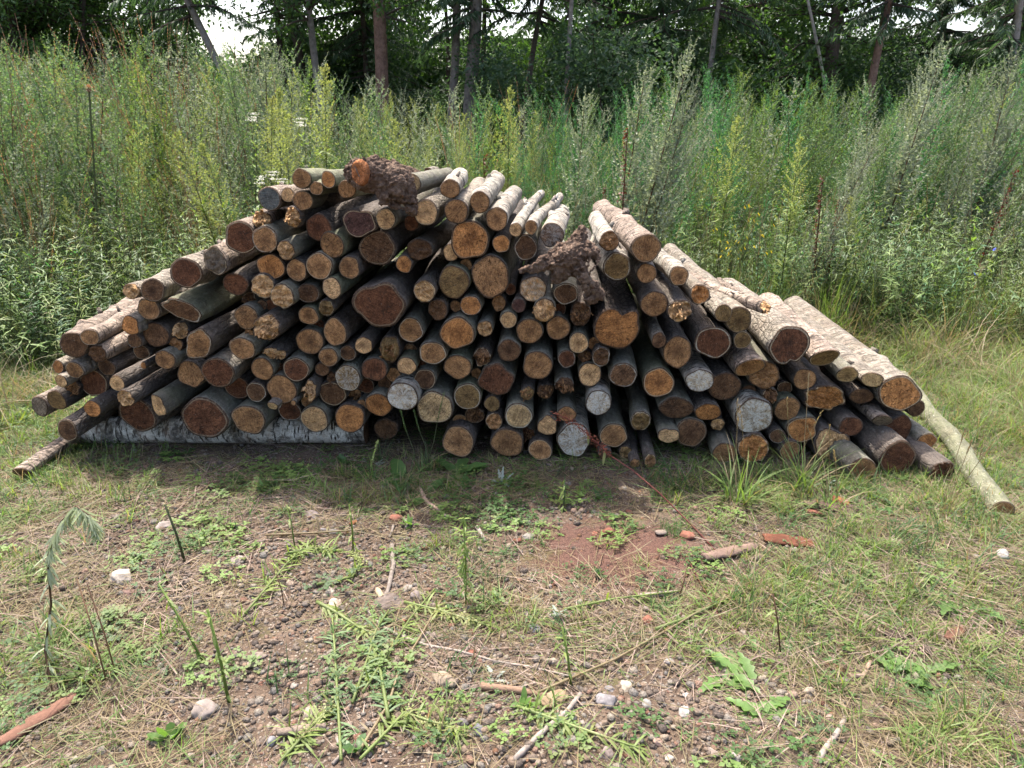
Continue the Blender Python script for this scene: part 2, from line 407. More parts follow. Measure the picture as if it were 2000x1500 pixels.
M_SILVER = leaf_mat('wormwood_leaf', (0.235, 0.265, 0.18), (0.95, 1.0, 0.7), 0.3, None)
M_MUG = leaf_mat('mugwort_leaf', (0.135, 0.205, 0.09), (1.0, 1.1, 0.6), 0.35, (0.12, 0.15, 0.08))
M_DEEP = leaf_mat('deep_green_leaf', (0.07, 0.17, 0.07), (1.0, 1.2, 0.6), 0.3)
M_HORSE = leaf_mat('fleabane_leaf', (0.15, 0.23, 0.06), (1.15, 1.2, 0.55), 0.3, (0.17, 0.2, 0.07))
M_PLUME = leaf_mat('fleabane_plume', (0.26, 0.30, 0.10), (1.1, 1.1, 0.6), 0.25, (0.28, 0.27, 0.13))
M_STEMG = leaf_mat('green_stem', (0.10, 0.12, 0.05), (1, 1, .6), 0.3)
M_STEMB = leaf_mat('brown_stem', (0.13, 0.075, 0.04), (1, .8, .5), 0.3)
M_GRASS = leaf_mat('grass_blade', (0.14, 0.215, 0.055), (1.1, 1.15, 0.5), 0.4, (0.17, 0.18, 0.06))
M_GRASSD = leaf_mat('lush_grass_blade', (0.06, 0.12, 0.035), (1.0, 1.2, 0.55), 0.35)
M_LIME = leaf_mat('lime_blade', (0.17, 0.23, 0.055), (1.15, 1.2, 0.5), 0.3, (0.24, 0.25, 0.09))
M_STALK = leaf_mat('cut_stalk_green', (0.20, 0.25, 0.08), (1.05, 1.1, 0.6), 0.25, (0.38, 0.40, 0.2))
M_STRAW = leaf_mat('straw_blade', (0.25, 0.195, 0.11), (1.0, 0.9, 0.65), 0.35, (0.22, 0.2, 0.1))
M_REED = leaf_mat('dry_reed', (0.30, 0.19, 0.11), (1.0, 0.8, 0.55), 0.3)
M_DOCK = leaf_mat('dock_seed', (0.11, 0.035, 0.02), (1.0, 0.5, 0.4), 0.4)
M_CLOVER = leaf_mat('clover_leaf', (0.06, 0.12, 0.03), (1.0, 1.2, 0.55), 0.35)
M_WHITE = leaf_mat('white_petal', (0.5, 0.49, 0.43), (1, 1, 1), 0.1)
M_YELLOW = leaf_mat('yellow_petal', (0.75, 0.55, 0.03), (1, 1, .6), 0.15)
M_BLUE = leaf_mat('blue_petal', (0.16, 0.2, 0.72), (1, 1, 1), 0.1)
M_TWIG = plain_mat('dead_twig', (0.2, 0.15, 0.12), 0.4, 60.0)
M_STONE = plain_mat('stone', (0.3, 0.26, 0.22), 0.3, 45.0, 0.85, 0.5, True, 0.003)

def mugwort(seed, H, fol, top_sparse=False, branches=46, bits=17):
    """bushy wormwood: dark stem, many upright side branches set with small grey-green leaf and flower bits"""
    g = random.Random(seed); v = VB()
    ctl = [Vector((0, 0, 0))]; ks = H / 1.8
    dx, dy = g.uniform(-.08, .08), g.uniform(-.08, .08)
    for k in range(1, 8): t = k / 7; ctl.append(Vector((dx * t * t * H, dy * t * t * H, t * H)))
    v.tube(ctl, [0.006 * (1 - k / 9) for k in range(8)], 1, 3, False)
    def pt(t):
        x = t * 7; i = min(6, int(x)); return ctl[i].lerp(ctl[i + 1], x - i)
    for k in range(branches):
        t = 0.22 + 0.78 * k / branches; p = pt(t)
        L = H * (0.30 * (1 - t) + 0.07) * g.uniform(0.75, 1.25)
        d = rdir(g, g.uniform(0.5, 1.15)); q = p.copy(); pts = [q.copy()]
        for j in range(bits):
            d = (d + Vector((g.uniform(-.05, .05), g.uniform(-.05, .05), 0.035))).normalized()
            q = q + d * (L / bits)
            ld = (d * 0.7 + rdir(g, g.uniform(-.4, .6))).normalized()
            sz = ks * (0.038 - 0.021 * t) * g.uniform(0.7, 1.3) * (1.35 - j / bits)
            v.kite(q, ld, sz * 1.2, sz * 0.55, 0, 0.15, rdir(g, 0.5))
            if j % 2: v.kite(q, (ld + rdir(g, 0)).normalized(), sz * .8, sz * 0.36, 0, 0.15, rdir(g, 0.5))
            pts.append(q.copy())
        v.tube([pts[0], pts[len(pts) // 2], pts[-1]], [0.0018, 0.0013, 0.0006], 0, 3, False)
    for k in range(46):     # bigger cut leaves low down
        t = g.uniform(0.05, 0.55); p = pt(t); d = rdir(g, g.uniform(-.2, .7))
        L = ks * g.uniform(0.05, 0.09)
        v.kite(p, d, L, L * .3, 0, 0.3)
        for s_ in (-1, 1):
            sd = d.cross(Vector((0, 0, 1))).normalized() * s_
            v.kite(p + d * L * 0.35, (d + sd * 0.9), L * .55, L * .16, 0, 0.2)
            v.kite(p + d * L * 0.6, (d + sd * 0.9), L * .4, L * .13, 0, 0.2)
    return v.mesh('wormwood_plant', [fol, M_STEMB])
def horseweed(seed, H, fol=None, plume=None, plume_t=0.6, dens=1.0, pl=.085, bs=1.0):
    """straight stem close-set with narrow leaves, yellow-green plume on top"""
    g = random.Random(seed); v = VB(); lx, ly = g.uniform(-.05, .05), g.uniform(-.05, .05)
    def pt(t): return Vector((lx * t * t * H, ly * t * t * H, t * H))
    v.tube([pt(k / 5) for k in range(6)], [0.0045 * (1 - k / 7) for k in range(6)], 2, 3, False)
    n = int(150 * dens)
    for k in range(n):
        t = 0.05 + (plume_t + 0.15) * k / n; p = pt(t); L = g.uniform(0.05, 0.095) * (1.15 - 0.5 * t)
        v.kite(p, rdir(g, g.uniform(0.1, 0.9)), L, L * 0.12 + 0.002, 0, 0.35, None, 2)
    m = int(52 * dens)
    for k in range(m):
        t = plume_t + (1 - plume_t) * k / m; p = pt(t); u = (t - plume_t) / (1 - plume_t)
        L = H * pl * (math.sin(math.pi * min(1, 0.25 + 0.75 * u)) * 0.9 + 0.15) * g.uniform(.7, 1.2)
        d = rdir(g, g.uniform(0.5, 1.0)); q = p.copy()
        for j in range(9):
            q = q + d * (L / 9); d = (d + Vector((0, 0, 0.04))).normalized()
            sz = g.uniform(0.007, 0.015) * bs
            v.kite(q, rdir(g, g.uniform(0.2, 1.2)), sz, sz * 0.5, 1, 0, rdir(g, 0.3))
            v.kite(q, rdir(g, g.uniform(0.2, 1.2)), sz, sz * 0.5, 1, 0, rdir(g, 0.3))
    return v.mesh('fleabane_plant', [fol or M_HORSE, plume or M_PLUME, M_STEMG])
def grass_clump(seed, n, L0, L1, mat, W=0.005, el=(0.9, 1.5), spread=0.08, bend=(0.5, 1.6), heads=0, mat2=None, seg=4):
    g = random.Random(seed); v = VB()
    for k in range(n):
        a = g.uniform(0, 6.283); r = spread * math.sqrt(g.random())
        p = Vector((math.cos(a) * r, math.sin(a) * r, -0.004)); d = rdir(g, g.uniform(*el))
        v.blade(p, d, g.uniform(L0, L1), W * g.uniform(.6, 1.2), 0 if g.random() < .8 or not mat2 else 1, g.uniform(*bend), seg)
    for k in range(heads):
        d = rdir(g, g.uniform(1.25, 1.5)); L = L1 * g.uniform(1.0, 1.35); q = Vector((g.uniform(-spread, spread), g.uniform(-spread, spread), 0))
        pts = [q.copy()]
        for j in range(5):
            q = q + d * (L / 5); d = (d + Vector((d.x * .08, d.y * .08, -0.05))).normalized(); pts.append(q.copy())
        v.tube(pts, 0.0013, 1 if mat2 else 0, 3, False)
        for j in range(16):
            pp = pts[4].lerp(pts[5], j / 16) + Vector((0, 0, 0)); sz = g.uniform(.012, .02)
            v.kite(pp, (d + rdir(g, .6) * .5), sz, sz * .3, 1 if mat2 else 0)
    return v.mesh('grass_clump', [mat, mat2 or mat])
def straw_bits(seed, n, spread=0.10, mat=None):
    g = random.Random(seed); v = VB()
    for k in range(n):
        a = g.uniform(0, 6.283); r = spread * math.sqrt(g.random())
        p = Vector((math.cos(a) * r, math.sin(a) * r, g.uniform(0.002, 0.014)))
        d = rdir(g, g.uniform(-0.06, 0.16)); L = g.uniform(0.04, 0.19)
        v.blade(p, d, L, g.uniform(.0012, .0034), 0, g.uniform(-.1, .25), 3, rdir(g, 1.0))
    return v.mesh('straw', [mat or M_STRAW])
def low_weed(seed, mat, mat2, H=.7, n=11):
    g = random.Random(seed); v = VB()
    for s_ in range(n):
        d = rdir(g, g.uniform(.7, 1.45)); q = Vector((g.gauss(0, .07), g.gauss(0, .07), 0)); L = H * g.uniform(.45, 1.1); pts = [q.copy()]
        wid = g.uniform(.07, .2); LL = g.uniform(.04, .08); mi = g.choice((0, 0, 1))
        for j in range(14):
            d = (d + Vector((g.uniform(-.07, .07), g.uniform(-.07, .07), g.uniform(-.03, .05)))).normalized(); q = q + d * (L / 14); pts.append(q.copy())
            for k in range(3):
                l_ = LL * g.uniform(.6, 1.2) * (1.15 - .5 * j / 14); v.kite(q, (d * .4 + rdir(g, g.uniform(-.2, .8))), l_, l_ * wid, mi, .45, None, 2)
        v.tube([pts[0], pts[7], pts[-1]], [.003, .002, .001], 2, 3, False)
    return v.mesh('low_weed', [mat, mat2, M_STEMG])
def clover_patch(seed, n, spread=0.09, size=0.012, mat=None, h=0.03):
    g = random.Random(seed); v = VB()
    for k in range(n):
        a = g.uniform(0, 6.283); r = spread * math.sqrt(g.random()); z = g.uniform(.004, h)
        p = Vector((math.cos(a) * r, math.sin(a) * r, z)); sz = size * g.uniform(.6, 1.4); b0 = g.uniform(0, 6.28)
        for q in range(g.choice((2, 3, 3))):
            an = b0 + q * 2.09; v.kite(p, Vector((math.cos(an), math.sin(an), g.uniform(-.1, .4))), sz, sz * .75, 0, .1)
    return v.mesh('clover', [mat or M_CLOVER])
def pebble(seed, flat=0.6):
    g = random.Random(seed); v = []
    import bmesh
    bm = bmesh.new(); bmesh.ops.create_icosphere(bm, subdivisions=1, radius=1.0)
    o = Vector((g.uniform(0, 99), 0, 0)); st = Vector((g.uniform(.8, 1.2), g.uniform(.6, 1.0), flat * g.uniform(.7, 1.2)))
    for p in bm.verts:
        k = 1 + 0.28 * mnoise.noise(p.co * 1.1 + o) + 0.1 * g.uniform(-1, 1); p.co = Vector((p.co.x * st.x, p.co.y * st.y, p.co.z * st.z)) * k
    me = bpy.data.meshes.new('pebble'); bm.to_mesh(me); bm.free(); me.polygons.foreach_set('use_smooth', [True] * len(me.polygons))
    return me

def M_peb():
    b = NB('pebble'); rnd = b.n('ShaderNodeObjectInfo').outputs['Random']; O = b.coords((1, 1, 1))
    c = b.ramp(rnd, [(0, (0.07, 0.056, 0.048)), (.25, (0.14, 0.11, 0.088)), (.45, (0.19, 0.135, 0.095)), (.65, (0.13, 0.12, 0.11)), (.85, (0.25, 0.21, 0.165)), (1, (0.16, 0.08, 0.055))])
    n = b.noise(O, 2.5, 4.0); c = b.mix(b.step(n, .4, .65), c, b.mix(1.0, c, (.6, .58, .55), 'MULTIPLY'))
    return b.bsdf(c, 0.85, b.bump(n, .4, .1), .2)
M_PEB = M_peb()

# density fields, given where things lie in the photograph and evaluated on the real ground
def blobs(px, py, L):
    r = np.zeros_like(px)
    for (cx, cy, rx, ry, a) in L: r = r + a * np.exp(-(((px - cx) / rx) ** 2 + ((py - cy) / ry) ** 2))
    return r
def sample(n, x0, x1, y0, y1, dens, seed, bias=1.0):
    g = np.random.RandomState(seed)
    X = g.uniform(x0, x1, n); Y = y0 + (y1 - y0) * g.uniform(0, 1, n) ** bias
    px, py = to_px(X, Y, np.zeros(n)); k = g.uniform(0, 1, n) < dens(px, py, X, Y)
    X, Y = X[k], Y[k]
    return np.array([(x, y, gz(x, y)) for x, y in zip(X, Y)]), g
def pnoise(X, Y, s, o=0.0): return np.array([mnoise.noise(Vector((x * s + o, y * s, o))) for x, y in zip(X, Y)]) * 0.5 + 0.5
def up_rot(g, n, lean=0.12): return np.stack([g.normal(0, lean, n), g.normal(0, lean, n), g.uniform(0, 6.283, n)], 1)

BARE = [(1190, 1075, 190, 85, 1.3), (850, 1120, 330, 60, .3), (420, 1110, 250, 90, .45), (1250, 1380, 230, 90, .9), (650, 1400, 330, 130, .6), (600, 1290, 200, 70, .4), (1000, 1010, 100, 40, .5), (500, 905, 330, 35, .5), (1050, 930, 200, 25, .3), (250, 1000, 160, 40, .3)]
def d_short(px, py, X, Y):
    d = 0.07 + blobs(px, py, [(1750, 1100, 330, 150, .38), (1500, 1180, 200, 90, .35), (60, 1200, 160, 200, .4), (0, 760, 260, 170, 1.0), (1950, 800, 330, 260, 1.0), (430, 1060, 110, 40, .6), (1000, 1230, 400, 40, .2), (650, 1300, 90, 140, .3),
        (600, 940, 160, 30, .4), (1900, 1350, 200, 160, .4), (1400, 960, 200, 50, .5), (780, 940, 130, 45, .5), (170, 930, 150, 50, .5), (900, 1080, 50, 80, .4), (1030, 1180, 70, 60, .3)])
    behind = (Y > 4.9) * 1.0
    return np.clip((d - blobs(px, py, BARE)) * (0.4 + 1.2 * pnoise(X, Y, 2.5)) + behind, 0.02, 1)
protos = [proto('short_grass', grass_clump(100 + i, 26, .04, .13, [M_GRASS, M_LIME, M_GRASSD, M_LIME, M_GRASS][i], .0042, (.5, 1.4), .045, (.3, 1.5), 0, M_STRAW, 3)) for i in range(5)]
P, g = sample(19000, -4.5, 4.8, 1.15, 5.4, d_short, 1)
scatter('short_grass', 'short green grass and fresh blades growing on the gravelly ground', 'grass', protos, P, up_rot(g, len(P)), g.uniform(.6, 1.25, len(P)))

def d_straw(px, py, X, Y):
    d = 0.25 + blobs(px, py, [(1700, 1250, 420, 190, .65), (1850, 1000, 300, 120, .5), (1200, 1200, 350, 60, .5), (200, 1200, 260, 260, .35), (500, 950, 260, 40, .5), (60, 980, 120, 70, .5),
        (1100, 1000, 200, 60, .25), (850, 1300, 250, 90, .25), (1000, 930, 260, 25, .5)])
    return np.clip((d - 0.5 * blobs(px, py, BARE)) * (0.35 + 1.3 * pnoise(X, Y, 3.1, 7)), 0.03, 1)
protos = [proto('straw', straw_bits(200 + i, 22, .11, [M_STRAW, M_STRAW, M_GRASS, M_STRAW, M_TWIG][i])) for i in range(5)]
P, g = sample(16000, -4.2, 4.5, 1.15, 5.0, d_straw, 2)
scatter('dry_straw', 'dry straw, dead stalks and cut blades lying over the ground', 'straw', protos, P, up_rot(g, len(P), .05), g.uniform(.6, 1.3, len(P)))

def d_clover(px, py, X, Y):
    d = 0.10 + blobs(px, py, [(440, 1060, 90, 35, 1), (960, 985, 90, 40, 1), (620, 925, 130, 18, .9), (60, 750, 130, 80, 1), (1700, 1000, 200, 60, .3), (900, 1200, 90, 40, .3), (480, 930, 100, 25, .6), (690, 1230, 60, 130, .35),
        (1150, 1125, 40, 15, .8), (300, 1260, 100, 60, .3), (1750, 1180, 160, 80, .4)])
    return np.clip(d * (0.3 + 1.4 * pnoise(X, Y, 4.1, 3)) + (Y > 4.6) * .4, 0.0, 1)
protos = [proto('clover', clover_patch(300 + i, 34, .07, .008 + .003 * i, [M_CLOVER, M_CLOVER, M_GRASS][i])) for i in range(3)]
P, g = sample(9500, -4.5, 4.8, 1.15, 5.6, d_clover, 3)
scatter('ground_cover', 'low clover and small-leaved weeds creeping over the soil', 'ground cover', protos, P, up_rot(g, len(P), .1), g.uniform(.6, 1.3, len(P)))

def d_peb(px, py, X, Y):
    d = 0.15 + blobs(px, py, [(600, 1130, 420, 110, .9), (700, 1380, 600, 150, .9), (1300, 1400, 320, 120, .8), (200, 1080, 250, 90, .6), (60, 950, 90, 40, .3), (1120, 1000, 120, 30, .4)])
    return np.clip((d - .8 * blobs(px, py, [(1190, 1075, 170, 60, 1)])) * (0.3 + 1.4 * pnoise(X, Y, 5.0, 11)), 0.01, 1)
pm = [pebble(400 + i, .55) for i in range(8)]
for m_ in pm: m_.materials.append(M_PEB)
protos = [proto('pebble', m_) for m_ in pm]
P, g = sample(90000, -2.9, 2.9, 1.15, 3.5, d_peb, 4)
sc_ = np.clip(g.lognormal(-5.2, 0.55, len(P)), .0025, .018)
scatter('gravel', 'loose brown and grey gravel strewn over the bare ground', 'gravel', protos, P + np.stack([0 * sc_, 0 * sc_, sc_ * .15], 1), up_rot(g, len(P), .3), sc_)
# crumbs of bark and rotten wood on the soil
M_CRUMB = plain_mat('bark_crumb', (0.14, 0.075, 0.045), .5, 20.0)
cm = [pebble(450 + i, .35) for i in range(4)]
for m_ in cm: m_.materials.append(M_CRUMB)
P, g = sample(16000, -3.2, 3.4, 1.15, 3.7, lambda px, py, X, Y: np.clip(.15 + blobs(px, py, [(1600, 1050, 120, 60, .8), (1190, 1080, 260, 110, .5), (500, 950, 500, 40, .7), (1000, 930, 900, 30, .5)]) * (.3 + pnoise(X, Y, 6, 2)), 0, 1), 5)
scatter('wood_crumbs', 'crumbs of bark and rotten wood scattered on the soil', 'wood crumbs', [proto('crumb', m_) for m_ in cm], P, up_rot(g, len(P), .4), np.clip(g.lognormal(-5.4, .45, len(P)), .002, .012))

# ================================================================== tall weeds behind the pile
TOP = [(-400, 60), (0, 85), (100, 95), (250, 90), (330, 75), (400, 90), (500, 100), (620, 115), (650, 150), (760, 170), (900, 180), (1050, 190), (1150, 180), (1250, 160), (1400, 150),
       (1600, 160), (1680, 160), (1760, 110), (1850, 95), (2000, 115), (2400, 100)]
def topz(px, Y):
    ty = np.interp(px, [a for a, b in TOP], [b for a, b in TOP])
    v = (750 - ty) / FPX; return CAM.z + Y * (-sP + v * cP) / (cP + v * sP)
def front(px):   # how near the tall weeds come, metres from the camera
    return np.interp(px, [-400, 0, 200, 450, 700, 1000, 1200, 1450, 1700, 2000, 2400], [4.6, 4.8, 5.2, 5.5, 5.7, 5.7, 5.7, 5.7, 5.6, 5.4, 5.3])
def weeds(n, seed, zone, hb, hmin=.33):
    g = np.random.RandomState(seed); X = g.uniform(-9.5, 9.5, n); Y = 4.6 + 7.0 * g.uniform(0, 1, n) ** 1.15
    px, _ = to_px(X, Y, np.full(n, 1.0)); f = front(px)
    k = (Y > f) & (g.uniform(0, 1, n) < np.clip(zone(px, Y - f) * (0.35 + 1.3 * pnoise(X, Y, 1.3, seed)), 0, 1)) & (abs(px - 1000) < 1500)
    X, Y, px, f = X[k], Y[k], px[k], f[k]; m = len(X)
    prof = np.clip(hmin + (1 - hmin) * (Y - f) / 1.2, 0, 1)
    h = topz(px, Y) * prof * g.uniform(.72, 1.04, m) / hb
    P = np.array([(x, y, gz(x, y)) for x, y in zip(X, Y)])
    return P, h, px, g
def lean_rot(g, px, L): 
    n = len(px); a = np.interp(px, [0, 600, 1100, 1250, 1350, 1600, 1750, 2200], L)
    return np.stack([g.normal(0, .13, n) , a + g.normal(0, .15, n), g.normal(0, .25, n)], 1)   # leans to +x (right)
def z_(xs, vs): return lambda px, d: np.interp(px, xs, vs)
H0 = 1.8
mug = [proto('wormwood_plant', mugwort(10 + i, H0, M_MUG)) for i in range(3)]
sil = [proto('silver_wormwood_plant', mugwort(20 + i, H0, M_SILVER, branches=36)) for i in range(3)]
deep = [proto('green_weed_plant', mugwort(30 + i, H0, M_DEEP, branches=40)) for i in range(2)]
fine_ = [proto('fine_green_weed', mugwort(35 + i, H0, M_GRASS, branches=42)) for i in range(2)]
hor = [proto('fleabane_plant', horseweed(40 + i, H0)) for i in range(3)]
reed = [proto('reed_clump', grass_clump(50 + i, 26, .7, 1.3, M_REED, .004, (1.2, 1.5), .10, (.15, .7), 14, M_REED, 4)) for i in range(2)]
tall = [proto('tall_grass_clump', grass_clump(60 + i, 60, .35, .85, M_GRASS, .005, (.9, 1.5), .10, (.5, 1.7), 1, M_STRAW, 4)) for i in range(3)]
LE = [.05, 0, .05, .25, .15, .08, .38, .5]
P, h, px, g = weeds(1500, 31, z_([-400, 0, 300, 480, 700, 800, 1500, 1650, 2400], [.7, .6, .7, .5, .3, .25, .2, .5, .5]), H0)
scatter('wormwood_thicket', 'grey-green wormwood thicket standing behind the log pile', 'weeds', mug, P, lean_rot(g, px, LE), h)
P, h, px, g = weeds(1300, 32, z_([-400, 0, 120, 300, 470, 650, 800, 1050, 1200, 1330, 1380, 1600, 1680, 2400], [.5, .6, .3, .1, .7, .5, .25, .15, .5, .4, .05, .2, .9, .9]), H0)
scatter('silver_wormwood_thicket', 'silvery wormwood plumes leaning right among the taller weeds', 'weeds', sil, P, lean_rot(g, px, LE), h)
P, h, px, g = weeds(900, 33, z_([-400, 200, 980, 1060, 1300, 1500, 1640, 2400], [.0, .05, .1, .8, .7, .6, .4, .1]), H0)
scatter('green_weed_thicket', 'deep green leafy weeds growing in front of the dark trees', 'weeds', deep, P, lean_rot(g, px, LE), h)
P, h, px, g = weeds(800, 36, z_([-400, 200, 300, 1300, 1360, 1600, 1660, 2400], [.3, .3, .15, .2, .9, .8, .2, .1]), H0)
scatter('fine_weed_thicket', 'fine bright green feathery weeds right of the pale plumes', 'weeds', fine_, P, lean_rot(g, px, LE), h)
P, h, px, g = weeds(1100, 34, z_([-400, 0, 250, 420, 500, 660, 760, 1040, 1200, 1500, 2400], [.4, .35, .5, .25, .3, .35, .8, .6, .15, .15, .05]), H0)
scatter('fleabane_thicket', 'yellow-green narrow-leaved weeds with upright plumes behind the pile', 'weeds', hor, P, lean_rot(g, px, LE), h * .95)
P, h, px, g = weeds(420, 35, z_([-400, 0, 60, 120, 250, 300, 330, 400, 460, 2400], [.8, .8, .3, .4, .1, .4, .9, .9, .05, .02]), 1.45)
scatter('dry_reed_patch', 'tall tan dry reed grass standing among the weeds at left', 'reeds', reed, P, lean_rot(g, px, LE), h)
low = [proto('low_weed', low_weed(900 + i, [M_MUG, M_HORSE, M_DEEP, M_MUG, M_GRASS][i], [M_HORSE, M_PLUME, M_MUG, M_SILVER, M_LIME][i])) for i in range(5)]
P, g = sample(9000, -8, 8, 4.6, 8.0, lambda px, py, X, Y: np.clip(np.interp(px, [-300, 500, 900, 1300, 1500, 2200], [.42, .42, .2, .2, .3, .36]) * (Y > front(px) - 1.0 * pnoise(X, Y, 1.1, 9) ** 1.5) * (Y < front(px) + 1.5) * (.3 + 1.2 * pnoise(X, Y, 1.7, 5)), 0, 1), 39)
scatter('leafy_undergrowth', 'low leafy weeds at the foot of the tall thicket', 'weeds', low, P, up_rot(g, len(P), .15), g.uniform(.6, 1.5, len(P)))
def belt(n, seed, x0, x1, y0, y1, dens):
    Pq, g_ = sample(n, x0, x1, y0, y1, dens, seed); return Pq, g_
P, g = belt(3000, 37, -7.5, 7.5, 5.0, 8.5, lambda px, py, X, Y: np.clip(np.interp(px, [-200, 150, 300, 850, 1000, 1400, 1600, 2100], [.4, .3, .25, .35, .7, .8, .35, .35]) * (Y > front(px) - .35 * (px < 1300) - .6 * (px > 1400)) * np.where(Y > front(px) + 1.2, .3, 1), 0, 1))
scatter('tall_grass', 'tall arching yellow-green grass between the pile and the weeds', 'grass', tall, P, up_rot(g, len(P), .12), g.uniform(.6, 1.1, len(P)))
mat_ = [proto('meadow_grass', grass_clump(70 + i, 46, .10, .36, [M_GRASS, M_LIME, M_GRASS, M_STRAW][i], .004, (.35, 1.3), .08, (.6, 1.8), 0, M_STRAW, 4)) for i in range(4)]
longg = [proto('long_grass', grass_clump(80 + i, 34, .3, .75, [M_GRASS, M_LIME, M_STRAW][i], .0045, (.5, 1.35), .1, (1.0, 2.2), 0, M_STRAW, 6)) for i in range(3)]
def d_mat(px, py, X, Y):
    return np.clip(np.where(Y > 4.7, .8, 0) + blobs(px, py, [(1960, 830, 130, 230, 1.1), (1700, 620, 260, 110, 1), (-30, 700, 140, 160, 1), (1850, 1000, 90, 40, .5)]), 0, 1) * np.where((X > -2.75 - .0 * Y) & (X < 2.55) & (Y < 4.9), 0, 1)
P, g = belt(10000, 38, -8, 8, 2.5, 8.5, d_mat)
scatter('meadow_grass', 'matted yellow-green meadow grass around the ends of the pile', 'grass', mat_, P, up_rot(g, len(P), .2), g.uniform(.6, 1.15, len(P)))

P, g = sample(2600, -7, 7, 3.2, 6.8, lambda px, py, X, Y: np.clip(np.interp(px, [-200, 60, 300, 1350, 1550, 2200], [.7, .45, .1, .1, .7, .9]) * (Y > np.where(px > 1000, 4.4 - .0 * X, 4.7)) * (Y < front(px) + .5) * (.2 + 1.4 * pnoise(X, Y, 1.9, 4)) + blobs(px, py, [(1980, 820, 70, 160, .5), (-20, 650, 80, 90, .6)]), 0, 1) * np.where((np.abs(X) < 2.7) & (Y < 4.9), 0, 1), 41)
scatter('long_grass', 'long arching grass leaning over the ground beside the pile', 'grass', longg, P, up_rot(g, len(P), .25), g.uniform(.6, 1.2, len(P)))
# --- single plants one can point to ---------------------------------------------------------------
def plant(name, v_parts, label, cat, group, loc, rot=(0, 0, 0), scale=1.0):
    r = empty(name, loc, rot); r.scale = (scale,) * 3; tag(r, label, cat, group)
    for nm, me in v_parts:
        o = link(nm, me, r)
        if nm in ('flower', 'seed_cluster'): tag(o, kind='stuff')
    return r
def split_plant(me, names):
    """one mesh per material of a plant mesh: foliage, plume, stem"""
    res = []
    for mi, nm in names:
        idx = [p for p in me.polygons if p.material_index == mi]
        if not idx: continue
        used = {}; V = []; F = []
        for p in idx:
            f = []
            for vi in p.vertices:
                if vi not in used: used[vi] = len(V); V.append(me.vertices[vi].co.copy())
                f.append(used[vi])
            F.append(tuple(f))
        res.append((nm, mesh(nm, V, F, [me.materials[mi]], False)))
    return res
hp = [split_plant(horseweed(500 + i, 1.0, M_LIME, M_PLUME, .5, 1.7, .105, .85), [(2, 'stem'), (0, 'foliage'), (1, 'flower_plume')]) for i in range(3)]
def span(px0, py0, px1, py1, Y):
    a = at(px0, py0, Y); b_ = at(px1, py1, Y); return a, b_
def stand(parts, name, label, cat, group, bx, tx, ty, Y, Hm=1.0):
    """stands on the ground at distance Y; its tip shows at (tx, ty)"""
    tip = at(tx, ty, Y); base = Vector((at(bx, 500, Y).x, Y, 0)); base.z = gz(base.x, base.y)
    d = tip - base; r = plant(name, parts, label, cat, group, base, (0, 0, 0), d.length / Hm)
    r.rotation_euler = d.to_track_quat('Z', 'Y').to_euler(); return r
GF = 'yellow-green fleabane plants with tall plumes'
for k, (bx, tx, ty, Y, lab) in enumerate([
    (470, 335, 265, 5.2, 'bright yellow-green fleabane leaning left, leftmost plume above the pile\'s left slope'),
    (500, 392, 282, 5.5, 'shorter fleabane plume just right of the leftmost leaning one'),
    (520, 517, 190, 6.0, 'slim upright fleabane left of the fluffy cream plume'),
    (560, 570, 220, 5.6, 'fluffy cream-tipped fleabane above the pile\'s upper left corner'),
    (545, 547, 175, 6.3, 'tall fleabane behind the fluffy cream plume'),
    (640, 618, 130, 5.9, 'tallest bright green fleabane left of the root stump on top'),
    (1405, 1420, 232, 5.6, 'upright yellow-green fleabane plume right of the pinkish birch logs'),
    (1535, 1558, 268, 5.4, 'rightmost broad fleabane plume over the right slope of the pile'),
    (1660, 1672, 385, 5.5, 'short leafy fleabane stem right of the broad plume, without a plume tip'),
    (790, 785, 235, 5.7, 'fleabane plume rising behind the round logs at the top middle'),
    (985, 1000, 172, 6.2, 'fleabane spike standing against the dark shed above the middle logs')]):
    stand(hp[k % 3], 'fleabane_plant', lab, 'weed', GF, bx, tx, ty, Y)
sp_ = [split_plant(mugwort(600 + i, 1.0, M_SILVER, branches=62, bits=26), [(1, 'stem'), (0, 'foliage')]) for i in range(2)]
for k, (bx, tx, ty, Y, lab) in enumerate([
    (1215, 1345, 98, 6.0, 'tallest pale silver wormwood plume, leaning right above the pinkish logs'),
    (1190, 1262, 140, 6.1, 'silver wormwood plume just left of the tallest leaning one'),
    (1230, 1350, 175, 5.9, 'low-leaning silver wormwood plume under the tallest one'),
    (1110, 1145, 190, 6.2, 'small silver wormwood left of the leaning pale plumes'),
    (1700, 1850, 90, 6.9, 'big silver wormwood bush leaning right before the red-brown trunk'),
    (1560, 1700, 290, 5.6, 'low bushy silver wormwood right of the broad fleabane plume'),
    (1880, 1990, 110, 6.6, 'silver wormwood leaning out at the far right edge'),
    (515, 530, 95, 6.9, 'grey wormwood plume standing against the sky gap at left')]):
    stand(sp_[k % 2], 'wormwood_plant', lab, 'weed', 'silver wormwood plants with leaning plumes', bx, tx, ty, Y)
